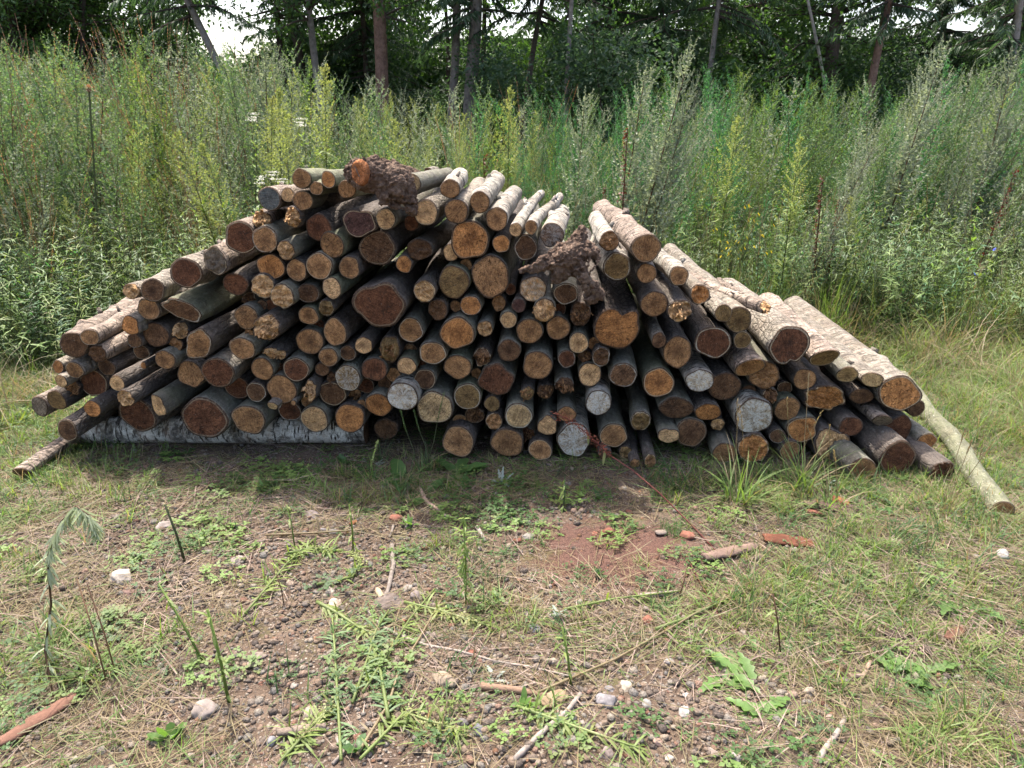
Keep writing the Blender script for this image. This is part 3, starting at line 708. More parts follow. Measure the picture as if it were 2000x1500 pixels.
def dock_mesh(seed):
    g = random.Random(seed); v = VB(); v.tube([Vector((0, 0, 0)), Vector((.01, 0, .5)), Vector((0, 0.01, 1))], [.006, .005, .002], 0, 4)
    for k in range(190):
        t = .45 + .55 * (k / 190); a = rdir(g, g.uniform(.2, 1.1)); p = Vector((0, 0, t)) + a * g.uniform(0, .045 * (1.3 - t))
        s_ = g.uniform(.012, .024); v.kite(p, rdir(g, g.uniform(-.5, .9)), s_, s_ * .7, 1)
    for k in range(5): v.kite(Vector((0, 0, g.uniform(.15, .5))), rdir(g, g.uniform(-.1, .5)), g.uniform(.08, .14), .03, 2, .6, None, 3)
    return v.mesh('dock', [M_STEMB, M_DOCK, M_STRAW])
dk = [split_plant(dock_mesh(i), [(0, 'stem'), (1, 'seed_cluster'), (2, 'leaf')]) for i in range(2)]
for k, (bx, tx, ty, Y, lab) in enumerate([
    (1212, 1222, 252, 5.7, 'rusty red dock stalk rising left of the pinkish birch log tips'),
    (1600, 1605, 345, 5.6, 'dark brown dock stalk right of the broad fleabane plume'),
    (1625, 1637, 390, 5.7, 'short dark dock stalk beside the dark brown one'),
    (1900, 1988, 330, 5.6, 'dark red dock stalk leaning at the right edge'),
    (1195, 1180, 365, 5.6, 'small dead dock with a curled red leaf behind the birch logs'),
    (945, 948, 305, 5.5, 'brown dock stalk standing behind the top middle birch logs')]):
    stand(dk[k % 2], 'dock_plant', lab, 'weed', 'dead brown dock stalks', bx, tx, ty, Y)
# yellow flowers, yarrow umbels, chicory
def flower_head(kind, seed):
    g = random.Random(seed); v = VB()
    v.tube([Vector((0, 0, 0)), Vector((g.uniform(-.05, .05), 0, .55)), Vector((g.uniform(-.08, .08), 0, 1))], [.004, .003, .002], 0, 3)
    for k in range(60): v.kite(Vector((0, 0, g.uniform(.1, .95))), rdir(g, g.uniform(.1, .8)), g.uniform(.03, .06), .01, 1)
    for k in range({'yarrow': 130, 'yellow': 11, 'chicory': 1}[kind]):
        if kind == 'yarrow':
            c = g.choice([Vector((0, 0, 1)), Vector((.05, .02, .98)), Vector((-.05, -.01, .97))]); p = c + Vector((g.gauss(0, .013), g.gauss(0, .013), g.uniform(-.006, .004)))
            v.kite(p, rdir(g, .4), .007, .006, 2)
        else:
            p = Vector((g.uniform(-.13, .13), g.uniform(-.1, .1), g.uniform(.72, 1.02))) if kind == 'yellow' else Vector((0, 0, 1)); s_ = .018 if kind == 'yellow' else .02
            nrm = Vector((g.uniform(-.3, .3), -1, .6)).normalized()
            for q in range(5 if kind == 'yellow' else 12):
                an = q * 6.283 / (5 if kind == 'yellow' else 12); x = nrm.cross(Vector((0, 0, 1))).normalized(); y = nrm.cross(x)
                v.kite(p, x * math.cos(an) + y * math.sin(an), s_, s_ * .55, 2, 0, nrm)
            if kind == 'yellow': v.tube([Vector((0, 0, .6)), p], [.0015, .001], 0, 3)
    return split_plant(v.mesh(kind, [M_STEMG, M_HORSE, {'yarrow': M_WHITE, 'yellow': M_YELLOW, 'chicory': M_BLUE}[kind]]), [(0, 'stem'), (1, 'foliage'), (2, 'flower')])
yl = [flower_head('yellow', i) for i in range(2)]; ya = [flower_head('yarrow', i) for i in range(2)]; ch = flower_head('chicory', 1)
for k, (bx, tx, ty, lab) in enumerate([(1440, 1470, 405, 'tallest yellow-flowered weed between the two fleabane plumes'), (1420, 1440, 430, 'yellow-flowered weed just left of the tallest one'),
        (1395, 1405, 450, 'leftmost yellow-flowered weed beside the upright fleabane plume'), (1480, 1490, 440, 'yellow-flowered weed nearest the broad right fleabane plume'), (1430, 1432, 470, 'lowest yellow-flowered weed above the right slope of logs')]):
    stand(yl[k % 2], 'yellow_flower_plant', lab, 'wildflower', 'yellow wildflowers over the right slope', bx, tx, ty, 5.3)
for k, (bx, tx, ty, Y, lab) in enumerate([(533, 534, 336, 4.95, 'white yarrow with flat flower heads beside the blue-stained log'), (512, 510, 345, 5.0, 'leftmost white yarrow head left of the pile\'s upper corner'),
        (548, 552, 350, 4.9, 'lowest white yarrow head touching the pile\'s upper left logs'), (500, 495, 222, 6.2, 'white yarrow heads behind the slim fleabane'), (590, 590, 232, 6.2, 'white yarrow heads between the tallest fleabane and the fluffy plume')]):
    stand(ya[k % 2], 'yarrow_plant', lab, 'wildflower', 'white yarrow plants', bx, tx, ty, Y)
for (bx, tx, ty, Y, lab) in [(1940, 1942, 487, 4.9, 'blue chicory flower in the grass at the right edge'), (1905, 1904, 535, 4.8, 'small blue chicory flower lower left of the other blue one')]:
    stand(ch, 'chicory_plant', lab, 'wildflower', 'blue chicory flowers', bx, tx, ty, Y)
# fluffy seed head at far left
v = VB(); g = random.Random(5); v.tube([Vector((0, 0, 0)), Vector((.02, 0, 1))], .004, 0, 3)
for k in range(260):
    d = rdir(g, math.asin(g.uniform(-1, 1))); v.kite(Vector((.02, 0, 1.0)) + d * .005, d, .013, .0025, 1)
stand(split_plant(v.mesh('x', [M_STEMG, M_REED]), [(0, 'stem'), (1, 'seed_head')]), 'seedhead_plant', 'round white fluffy seed head among the weeds at upper left', 'wildflower', None, 175, 168, 172, 5.6)

# ================================================================== trees behind
M_TB = plain_mat('tree_bark_dark', (0.07, 0.055, 0.045), .4, 14.0, .95, 1.0, True, .03)
M_LF = leaf_mat('tree_leaf', (0.075, 0.14, 0.045), (1.1, 1.25, .5), .35)
M_LF2 = leaf_mat('bright_tree_leaf', (0.13, 0.24, 0.045), (1.2, 1.3, .5), .3)
M_NEED = leaf_mat('spruce_needle', (0.06, 0.105, 0.05), (1, 1.1, .7), .35)
def crown_mesh(seed, kind, z0=1.7, z1=6.6, Rc=1.9, n_low=58, n_hi=34, leaf=.075):
    g = random.Random(seed); v = VB()
    mats = {'leaf': [M_LF, M_TB], 'bright': [M_LF2, M_TB], 'spruce': [M_NEED, M_TB]}[kind]
    for k in range(n_low + n_hi):
        z = g.uniform(z0, 4.4) if k < n_low else g.uniform(4.4, z1)
        u = (z - z0) / (z1 - z0); L = Rc * g.uniform(.45, 1.1) * ((1 - u) ** .5 if kind == 'spruce' else math.sin(math.pi * (.22 + .75 * u)))
        el = g.uniform(-.35, .1) if kind == 'spruce' else g.uniform(-.2, .7)
        d = rdir(g, el); q = Vector((0, 0, z)); pts = [q.copy()]; nseg = 7
        for j in range(nseg):
            d = (d + Vector((g.uniform(-.18, .18), g.uniform(-.18, .18), g.uniform(-.14, .06)))).normalized(); q = q + d * (L / nseg); pts.append(q.copy())
            cnt = (16 if k < n_low else 7) if j > 0 else 4; sz = leaf * (1 if k < n_low else 1.9)
            for c in range(cnt):
                if kind == 'spruce':
                    sd = d.cross(Vector((0, 0, 1))); sd.normalize()
                    a = q - d * g.uniform(0, L / nseg) + Vector((0, 0, -g.uniform(0, .03)))
                    v.kite(a, sd * g.choice((-1, 1)) + d * .7 + Vector((0, 0, g.uniform(-1.1, .1))), sz * g.uniform(1.2, 2.8), sz * .36, 0, .3, rdir(g, .8))
                else:
                    a = q + Vector((g.gauss(0, .13), g.gauss(0, .13), g.gauss(0, .11)))
                    v.kite(a, rdir(g, g.uniform(-1.0, .5)), sz * g.uniform(.7, 1.4), sz * .62, 0, .2, rdir(g, .8))
        v.tube([pts[0], pts[3], pts[-1]], [.028, .014, .004], 1, 4, False)
    return split_plant(v.mesh('crown', mats), [(0, 'crown'), (1, 'limb')])
CR = {'leaf': [crown_mesh(1, 'leaf'), crown_mesh(2, 'leaf')], 'bright': [crown_mesh(3, 'bright')], 'spruce': [crown_mesh(4, 'spruce', 1.5), crown_mesh(5, 'spruce', 1.3)],
      'bare': [crown_mesh(6, 'spruce', 3.2, 6.6, 1.6, 16, 30), crown_mesh(7, 'leaf', 3.0, 6.6, 1.7, 16, 30)]}
def trunk_mesh(r, top, seed, n=12, H=7.0):
    g = random.Random(seed); o = Vector((seed * 3.1, 0, 0)); V = []; F = []; K = 26
    for k in range(K):
        t = k / (K - 1); z = -0.15 + (H + .15) * t; rr = r * (1 - .62 * t) * (1 + .5 * math.exp(-z * 3.0) if z > 0 else 1.5)
        c = Vector((top[0] * t + .09 * mnoise.noise(Vector((z * .5, seed, 0))), top[1] * t, z))
        for q in range(n):
            a = 2 * math.pi * q / n; k2 = 1 + .10 * mnoise.noise(Vector((math.cos(a) * 2, math.sin(a) * 2, z * .8)) + o)
            V.append(c + Vector((math.cos(a), math.sin(a), 0)) * rr * k2)
    for k in range(K - 1):
        for q in range(n): F.append((k * n + q, k * n + (q + 1) % n, (k + 1) * n + (q + 1) % n, (k + 1) * n + q))
    F.append(tuple((K - 1) * n + q for q in range(n)))
    return mesh('trunk', V, F, [M_TB])
def mk_tree(x170, x0, wpx, Y, colr, crown, label, cidx=0, name=None):
    a = at(x170, 170, Y); b_ = at(x0, 0, Y); r = wpx * .5 / FPX * (Y * cP) * 1.02
    s = (b_.x - a.x) / (b_.z - a.z); base = Vector((a.x - s * a.z, Y, gz(a.x, Y) - .05))
    t = empty(name or ('spruce_tree' if crown == 'spruce' else 'tree'), base); tag(t, label, 'tree', 'trees in a row behind the weeds')
    tr = link('trunk', trunk_mesh(r, (s * 7.0, 0), int(x170 * 7) % 97), t); tr.color = (*colr, 1)
    if crown:
        cs = CR[crown]
        for nm, me in cs[cidx % len(cs)]:
            o = link(nm, me, t, (s * 3.5, 0, 0)); o.rotation_euler = (0, 0, (x170 * .37) % 6.28)
            o.color = (.07, .055, .045, 1)
    return t
DKB, GRB, RDB, PLB = (.085, .065, .055), (.19, .165, .145), (.20, .12, .09), (.30, .26, .23)
for i, a in enumerate([
    (38, 20, 20, 14.5, DKB, 'leaf', 'dark trunk nearest the upper left corner under green leaves'),
    (68, 52, 10, 15.5, DKB, 'leaf', 'thin dark trunk right beside the corner trunk at upper left'),
    (152, 160, 12, 15.0, DKB, 'leaf', 'thin dark trunk between the corner trunks and the sky-lit leaves'),
    (302, 290, 15, 15.0, DKB, 'bare', 'straight dark trunk left of the leaning bare trunk'),
    (458, 372, 19, 13.0, GRB, 'bare', 'grey-brown trunk leaning left across the bright sky gap'),
    (556, 540, 15, 14.5, DKB, 'bare', 'dark trunk right of the sky gap, thinner of the pair'),
    (592, 562, 21, 15.5, DKB, 'bare', 'thick dark trunk of the pair right of the sky gap'),
    (622, 600, 17, 13.5, GRB, 'bare', 'paler grey trunk in front of the dark pair at left'),
    (716, 706, 13, 15.5, DKB, 'spruce', 'dark trunk half hidden left of the red-brown trunk'),
    (746, 738, 31, 13.0, RDB, 'bare', 'thick straight red-brown trunk left of centre'),
    (872, 868, 9, 15.5, DKB, None, 'thin dark trunk left of the central pair'),
    (884, 890, 20, 13.5, GRB, 'bare', 'slimmer ridged trunk of the central pair'),
    (918, 927, 32, 13.2, GRB, 'bare', 'thickest ridged trunk at the centre before the shed'),
    (938, 946, 12, 14.3, DKB, None, 'dark trunk tight behind the thickest central trunk'),
    (1030, 1058, 13, 14.0, DKB, 'bare', 'dark trunk leaning right before the shed wall'),
    (1107, 1114, 11, 12.6, PLB, 'bare', 'thin pale spotted trunk right of centre'),
    (1180, 1190, 12, 15.5, DKB, 'spruce', 'hidden dark spruce trunk right of the thin pale trunk'),
    (1288, 1296, 12, 15.0, DKB, 'spruce', 'dark spruce behind the tallest silver plume'),
    (1384, 1404, 13, 13.2, GRB, 'bare', 'slim grey trunk leaning right above the fine green weeds'),
    (1492, 1490, 11, 15.2, DKB, 'leaf', 'dark bushy tree between the slim grey and the thick forked trunk'),
    (1618, 1640, 31, 13.8, DKB, 'leaf', 'thick dark trunk on the right with a thin stem before it'),
    (1617, 1582, 8, 13.2, PLB, None, 'thin pale crooked stem in front of the thick dark right trunk'),
    (1700, 1738, 18, 12.8, RDB, 'bare', 'reddish trunk leaning right under the shed roof edge'),
    (1830, 1850, 14, 15.5, DKB, 'spruce', 'spruce with drooping boughs near the right corner'),
    (1968, 1990, 20, 13.5, PLB, 'spruce', 'pale grey trunk at the upper right corner'),
    (2100, 2120, 20, 14.5, DKB, 'spruce', 'spruce whose boughs reach in from beyond the right edge'),
    (-80, -90, 20, 14.5, DKB, 'leaf', 'leafy tree whose boughs reach in from beyond the left edge')]):
    mk_tree(*a[:6], a[6], i)

# low dark shed behind the trees
M_SHED = plain_mat('shed_board', (0.05, 0.04, 0.034), .4, 6.0, .9, .3)
M_ROOF = plain_mat('shed_roof', (0.10, 0.085, 0.075), .3, 5.0, .8, .2)
sh = empty('shed', (4.9, 19.0, 0)); tag(sh, 'long low dark shed with a flat roof edge behind the trees', 'shed')
def boxv(x0, x1, y0, y1, z0, z1):
    V = [(x, y, z) for x in (x0, x1) for y in (y0, y1) for z in (z0, z1)]
    F = [(0, 1, 3, 2), (4, 6, 7, 5), (0, 4, 5, 1), (2, 3, 7, 6), (0, 2, 6, 4), (1, 5, 7, 3)]
    return V, F
V, F = boxv(-6.3, 6.3, .06, 4.0, -.1, 3.2); link('wall', mesh('wall', V, F, [M_SHED], False), sh)
bm_ = boxv(0, .33, 0, .05, -.05, 3.1); bme = mesh('plank', *bm_, [M_SHED], False)
for k in range(37): link('plank', bme, sh, (-6.2 + k * .337, 0.0, 0))
V, F = boxv(-6.6, 6.6, -.45, 4.4, 3.22, 3.36); link('roof', mesh('roof', V, F, [M_ROOF], False), sh)

# bushes in the gloom under the trees, and the wood beyond
def bush_mesh(seed, kind, W=1.4, Hh=2.2, n=5200, leaf=.07):
    g = random.Random(seed); v = VB()
    cl = [(Vector((g.uniform(-W, W), g.uniform(-.6, .6), g.uniform(.3, Hh))), g.uniform(.25, .6)) for _ in range(16)]
    for c, r in cl: v.tube([Vector((c.x * .2, c.y * .2, 0)), c * .6, c], [.018, .012, .006], 1, 4, False)
    for k in range(n):
        c, r = cl[k % 16]; d = rdir(g, math.asin(g.uniform(-1, 1))) * r * g.random() ** .4
        v.kite(c + d, rdir(g, g.uniform(-.8, .6)), leaf * g.uniform(.6, 1.4), leaf * .5, 0, .2, rdir(g, .7))
    return split_plant(v.mesh('bush', [kind, M_TB]), [(1, 'branch'), (0, 'foliage')])
BU = [bush_mesh(1, M_NEED), bush_mesh(2, M_LF), bush_mesh(3, M_LF2, 1.0, 1.9, 3800)]
for (px, py, Y, k, s, lab) in [(60, 170, 13.5, 1, 1.1, 'leafy dark bush under the corner trunks at left'), (230, 170, 14, 1, 1.2, 'dark bush between the thin and the straight left trunks'),
        (390, 170, 15.5, 1, .85, 'low bush under the leaning bare trunk'), (530, 170, 15.5, 1, 1.0, 'bush at the foot of the dark pair of trunks'), (680, 170, 14.5, 0, 1.25, 'needle-dark bush left of the red-brown trunk'),
        (800, 170, 16.0, 2, 1.0, 'sunlit bright green bush seen between the red-brown trunk and the central pair'), (850, 150, 16.5, 2, .9, 'second bright green bush just left of the central pair'),
        (1000, 170, 14.8, 0, 1.3, 'dark bush before the shed right of the central trunks'), (1090, 170, 13.8, 0, 1.2, 'dark needle bush around the thin pale trunk'), (1210, 170, 13.4, 0, 1.3, 'dark bush behind the small leafy saplings'),
        (1320, 170, 14, 1, 1.3, 'brown-green bush behind the tallest silver plume'), (1450, 170, 13.6, 1, 1.4, 'dark bush with shining leaves right of the slim grey trunk'), (1540, 170, 14.2, 0, 1.4, 'dark bush left of the thick forked trunk'),
        (1670, 170, 15.0, 0, 1.2, 'dull bush under the shed roof edge at right'), (1740, 130, 14.2, 2, .95, 'bright green bush just right of the reddish leaning trunk'), (1850, 150, 14.0, 0, 1.2, 'dark bush under the drooping spruce'), (1960, 150, 14.6, 0, 1.2, 'dark bush below the pale corner trunk')]:
    p = at(px, py, Y); r = empty('bush', (p.x, Y, gz(p.x, Y) - .02), (0, 0, (px * .11) % 6.28)); r.scale = (s, s, s)
    tag(r, lab, 'bush', 'bushes under the trees')
    for nm, me in BU[k]:
        o = link(nm, me, r); o.color = (.07, .055, .045, 1)
# the wood beyond: one mass of leaves, open where the photograph shows sky
lv = []
for i in range(3):
    v = VB(); g_ = random.Random(800 + i)
    for k in range(70): v.kite(Vector((g_.gauss(0, .16), g_.gauss(0, .16), g_.gauss(0, .16))), rdir(g_, g_.uniform(-1, .6)), g_.uniform(.06, .13), .05, 0, .2, rdir(g_, .6))
    lv.append(proto('leaf_spray', v.mesh('leaf_spray', [M_LF if i < 2 else M_NEED])))
g = np.random.RandomState(9); n = 30000
X = g.uniform(-19, 19, n); Y = g.uniform(15.8, 22, n); Z = g.uniform(.2, 6.5, n)
px, py = to_px(X, Y, Z)
hole = blobs(px, py, [(470, 30, 90, 70, 1.1), (440, 100, 70, 35, .9), (640, 25, 30, 22, .9), (770, 20, 25, 25, .8), (960, 30, 60, 45, 1.3), (900, 0, 40, 40, .8), (1010, 55, 50, 14, .8), (1690, 25, 60, 30, 1.2), (1640, 15, 50, 20, .8), (1840, 40, 90, 50, .9), (1905, 75, 50, 25, .9), (1340, 25, 18, 18, .5), (230, 30, 80, 30, .45), (1060, 10, 60, 15, .5)])
k = (g.uniform(0, 1, n) > np.clip(hole * 1.8, 0, .985)) & (g.uniform(0, 1, n) < np.where(Z > 2.9, .22, .95)) & ~((np.abs(X - 4.9) < 6.9) & (Y > 18.4) & (Z < 3.5)) & ~((px > 820) & (px < 1060) & (py < 75) & (py > -200) & (g.uniform(0, 1, n) < .8))
P = np.stack([X[k], Y[k], Z[k]], 1); m = len(P)
scatter('far_wood', 'dark leafy wood closing the view behind the trees', 'wood', lv, P, g.uniform(0, 6.28, (m, 3)), g.uniform(.8, 1.7, m))

# ================================================================== the log pile
# colours of the cut ends and of the bark
EC = {'O': (.52, .26, .105), 'R': (.155, .074, .043), 'D': (.165, .098, .058), 'B': (.38, .225, .115), 'T': (.62, .42, .23), 'G': (.25, .175, .085),
      'Y': (.56, .42, .24), 'P': (.74, .52, .30), 'W': (.42, .36, .27), 'N': (.22, .19, .155), 'V': (.13, .075, .068)}
EN = {'O': 'orange-brown', 'R': 'dark red-brown', 'D': 'dark brown', 'B': 'brown', 'T': 'tan', 'G': 'olive-brown', 'Y': 'golden', 'P': 'pale fresh', 'W': 'mouldy white', 'N': 'grey', 'V': 'purplish dark'}
BC = {'g': (.16, .15, .125), 'd': (.105, .088, .078), 'w': (.23, .205, .175), 'b': (.33, .31, .275), 'p': (.27, .22, .185), 'm': (.15, .15, .105), 'k': (.07, .055, .048)}
# cx, cy, rx, ry (photo px), rot deg (clockwise +), end colour, bark, options, depth offset in cm (+ = further back)
#  options: c crumbly  h dark heart  m white rim  M white mould  x cracked  i irregular outline  s splintered  L lichen  a narrow oval knob  t# landmark key
LOGS = '''
256 569 17 15 0 T w c 0
298 567 22 23 0 D w h 0
363 533 31 29 0 R w - 0
420 510 21 29 -12 N p ci -6
290 604 24 22 0 B w h 2
356 606 38 21 27 D m mi 0 greenlog
460 555 26 22 8 R d - 3
254 636 19 19 0 O w i -3
262 666 17 14 0 D d m 3
304 654 27 24 10 D d - 5
353 646 15 16 0 T d s 5
387 673 24 35 32 B d mi -3
322 703 22 19 0 B g h 0
280 714 6 7 0 O d - 0
481 620 24 25 0 B g x 0
473 681 28 22 5 B g - 0
276 688 17 15 0 D d - 8
144 674 26 25 0 D p - 0
175 659 18 16 5 B p - -4
190 691 19 17 0 D p c 2
113 717 11 13 0 O w - 6
145 723 19 17 5 B w x 0
119 745 13 13 0 T w - 2
208 718 21 16 5 D d h 6
182 748 30 27 0 R d - 9
228 749 16 16 10 T d h -4
245 778 18 17 10 T d c -6
309 793 14 22 -18 T g i -5
180 799 18 16 0 O d h -5
131 841 22 21 0 D d h -8
110 782 20 20 0 G d h 2
77 794 18 20 0 N p - 6
268 810 43 33 5 R d x 4
372 731 28 25 20 B p xi 2
425 728 34 30 -12 R w x -3 
399 817 48 39 3 R g x 0 widedark
485 820 36 28 5 B g x 0
512 721 23 23 0 B g - 0
500 766 20 20 0 D d m 2
463 757 26 24 0 R d - 9
550 761 31 29 0 B g - 0
532 793 11 8 8 Y w - -6
573 787 5 5 0 B w - -4
566 803 24 20 0 R d m 6
614 819 28 27 0 T g - 0
683 817 30 27 0 O d - 0
578 722 27 23 0 R g - -2
521 641 28 25 -20 T d s -6 crumbly
538 690 22 13 15 T d s 2
605 667 28 25 5 B g h 0
654 649 24 28 0 B d - 0
602 617 21 19 8 B m h 0
637 602 16 16 0 G d c -2
601 573 24 19 0 D g hm 0
648 563 19 22 -18 P m x -3 blackcrack
551 579 24 25 0 T g c -5
513 559 24 25 0 T d c 0
530 596 13 12 0 R d - 7
641 698 20 19 0 B g h -2
629 722 15 13 0 D d - 4
606 763 12 21 0 T d s -2
649 769 28 24 10 D d - 4
679 739 26 26 0 G g M- 0
710 675 18 17 0 T d h 0
679 690 17 16 0 D d m 2
741 596 51 44 5 R d i -6 huge
802 645 25 25 0 B g hm 0
845 690 28 23 5 B g m 0
893 651 34 32 0 O g h -2 bigorange
947 642 16 16 0 T g c 0
993 625 17 17 0 T g - 0
1013 597 14 14 0 V d - 0
919 597 22 20 5 O g m 0
855 605 20 22 0 D d c 2
974 592 14 17 0 B d c 5
761 683 20 28 0 G d s 0
731 722 26 23 5 R g h 0
794 715 20 17 5 T m - -4
830 741 22 20 5 D g h 2
894 717 28 24 0 B m - 0
942 697 18 18 0 D d s 2
969 742 34 31 5 R g xi 0
786 775 32 27 8 W b M -6 chalky
739 791 27 23 8 O g h 0
849 797 37 31 0 Y g x -3 cream
913 775 28 26 0 G m m 0
961 789 16 16 0 G d h 0
965 823 17 17 0 B d c 2
1013 813 28 26 0 Y g m -3
895 863 32 30 0 B d h 0
991 865 33 29 0 B d h 0
754 838 24 20 0 D k c 12
927 810 20 17 0 D k s 7
714 753 18 16 0 R k - 12
677 370 18 18 0 B m - 0
701 436 34 28 0 V d i 0 ringbark
753 428 20 22 0 T g h -2
737 485 37 34 -20 D d x 2
688 524 0 0 0 B g h 0
648 479 24 27 -8 B m x 0
623 445 26 28 -25 R d h 2
591 392 20 20 0 B g h 0
589 349 19 20 -8 B m h 0
618 368 14 14 0 B m - 0
641 351 14 18 -8 O m m -2
526 388 21 24 -18 N p M0 0 bluestain
562 381 13 15 0 T p - 2
571 424 15 22 -8 T d s -2
511 429 19 16 5 T p s 3
470 464 31 33 0 R p - 0 topleftred
517 468 26 27 0 B g mh -2
558 489 18 20 0 T g c -4
529 521 29 25 10 O d h 2
579 528 21 23 0 B d h 0
623 520 27 27 0 B g h -1
682 523 21 23 0 B d h -1
819 487 26 21 0 D d c 3
789 516 16 18 0 O d h 0
803 436 14 16 0 R d - 6
831 415 25 26 0 T w - -2
891 413 24 25 0 B w x -1
802 359 20 21 0 Y g x 0 gold
879 369 20 19 0 B b - -2
937 395 20 22 0 B b x -2
970 428 22 24 0 B b h -2
1007 449 13 14 0 T b h -4
1037 444 13 15 0 B b h -4
836 334 8 7 0 D w - 90
917 469 38 39 30 O g xh 0 twotone
881 493 16 18 0 T d - 3
979 476 18 18 0 O d - 0
1027 484 23 26 0 D g m 0
958 540 37 42 -15 B g x 0 tallbrown
886 551 31 33 0 G m - 0
829 569 22 23 15 T d c -4
1078 459 24 24 0 D b M1 -3
1190 471 19 20 0 B b c -4
1262 485 30 29 0 B p h -3 pinkbirch
1205 521 27 29 -15 G b m 0
1263 534 20 20 0 B w h 2
1326 539 19 20 -15 B b h -1
1041 565 27 26 0 T d Mc 0
1105 574 25 21 0 D g m 2
1158 574 18 15 0 D d s 4
1278 594 28 25 0 B d h 0
1063 607 22 24 10 P g s -3 creamsplit
1134 613 20 25 0 D d s 2
1205 641 46 42 0 O k xH -2 heart
1090 641 24 24 0 B g h 0
1034 647 27 25 0 B g h 0
1130 670 20 21 0 T g h -1
994 685 23 22 0 D g h 0
1050 714 30 28 5 B g - 0
1107 701 18 18 0 R g m 0
1174 697 18 20 0 D d mc 0
1152 732 23 24 0 T g h 0
1217 733 28 24 5 D g m 0
1286 748 31 29 0 O m h 0
1323 688 28 32 0 B d h 0
1287 665 14 16 0 D w L -4
1102 753 19 15 0 D g s 0
1169 787 25 25 0 W b M -4 starburst
1030 769 14 13 0 G d s -2
1065 765 17 15 0 D k s 4
1107 809 19 15 0 B g h 0
1069 832 20 19 -20 T g i -2
1121 860 32 34 0 W b Mm -3 greywhite
1198 851 28 24 5 B g h 0
1251 823 20 20 0 G g c -3
1306 851 22 16 0 P g r -4 peach
1350 845 30 29 0 D g h 0
1055 879 24 20 5 B d h 2
1181 888 13 12 0 D d c 2
1222 884 13 13 0 G d c 0
1270 901 12 14 0 B d c -6
1142 695 14 12 0 D k s 6
1367 575 19 20 -10 O w c -2
1413 612 17 18 -12 G w - -3
1443 625 26 26 0 G w h 0
1328 607 24 22 -30 T d s -4
1393 669 36 31 8 R d m 0 grained
1450 664 17 18 0 G g h 0
1541 675 41 36 -20 R w xN -4 notched
1610 699 27 19 -25 G p - -3
1367 744 28 22 0 W b M2 -3 mottled
1415 755 32 28 0 D d - 2
1465 718 29 22 -25 B p - -4
1493 733 30 27 0 B g c 1
1572 741 23 20 0 B d h 0
1611 777 42 27 10 O d xci 0 triangle
1473 813 38 36 0 W b M3 -4 speckled
1503 771 14 15 0 D d s 0
1538 799 26 25 0 B m h 0
1321 797 34 22 5 D g x 0
1383 805 27 19 5 O d x 0
1402 829 14 13 0 T d c 3
1415 885 23 21 0 B g - 0
1471 876 31 29 0 O d xc 0
1519 852 17 14 10 D d m -2
1543 880 21 21 0 B d h 0
1567 839 30 27 15 O g i -2
1625 870 35 31 10 T d ci -3
1655 732 20 18 8 Y g h -2
1704 742 22 15 8 Y w - -2
1683 774 24 16 8 D d - 2
1757 769 42 33 10 O w x -2 bigright
1790 798 18 16 0 D d - 5
1662 834 25 20 0 R d - -2
1724 822 22 14 25 N p - -4
1755 838 27 27 0 R d xi 0
1809 864 22 17 -18 O g - -2
1701 874 14 11 -15 D m L 1
1754 895 38 33 0 R d h 0 brownfoot
1685 918 28 23 5 B g h -3
1827 902 20 15 8 O g m -3
1842 921 27 20 0 R d c 3
1958 997 22 17 -12 B m - 0 rightpole
1493 600 14 12 10 T p s -3
1450 579 9 7 0 D p - 12
41 923 20 11 -8 D p - 0 leftpole
1240 905 11 9 0 B d c 3
1590 790 0 0 0 B g h 0
'''.strip().split('\n')
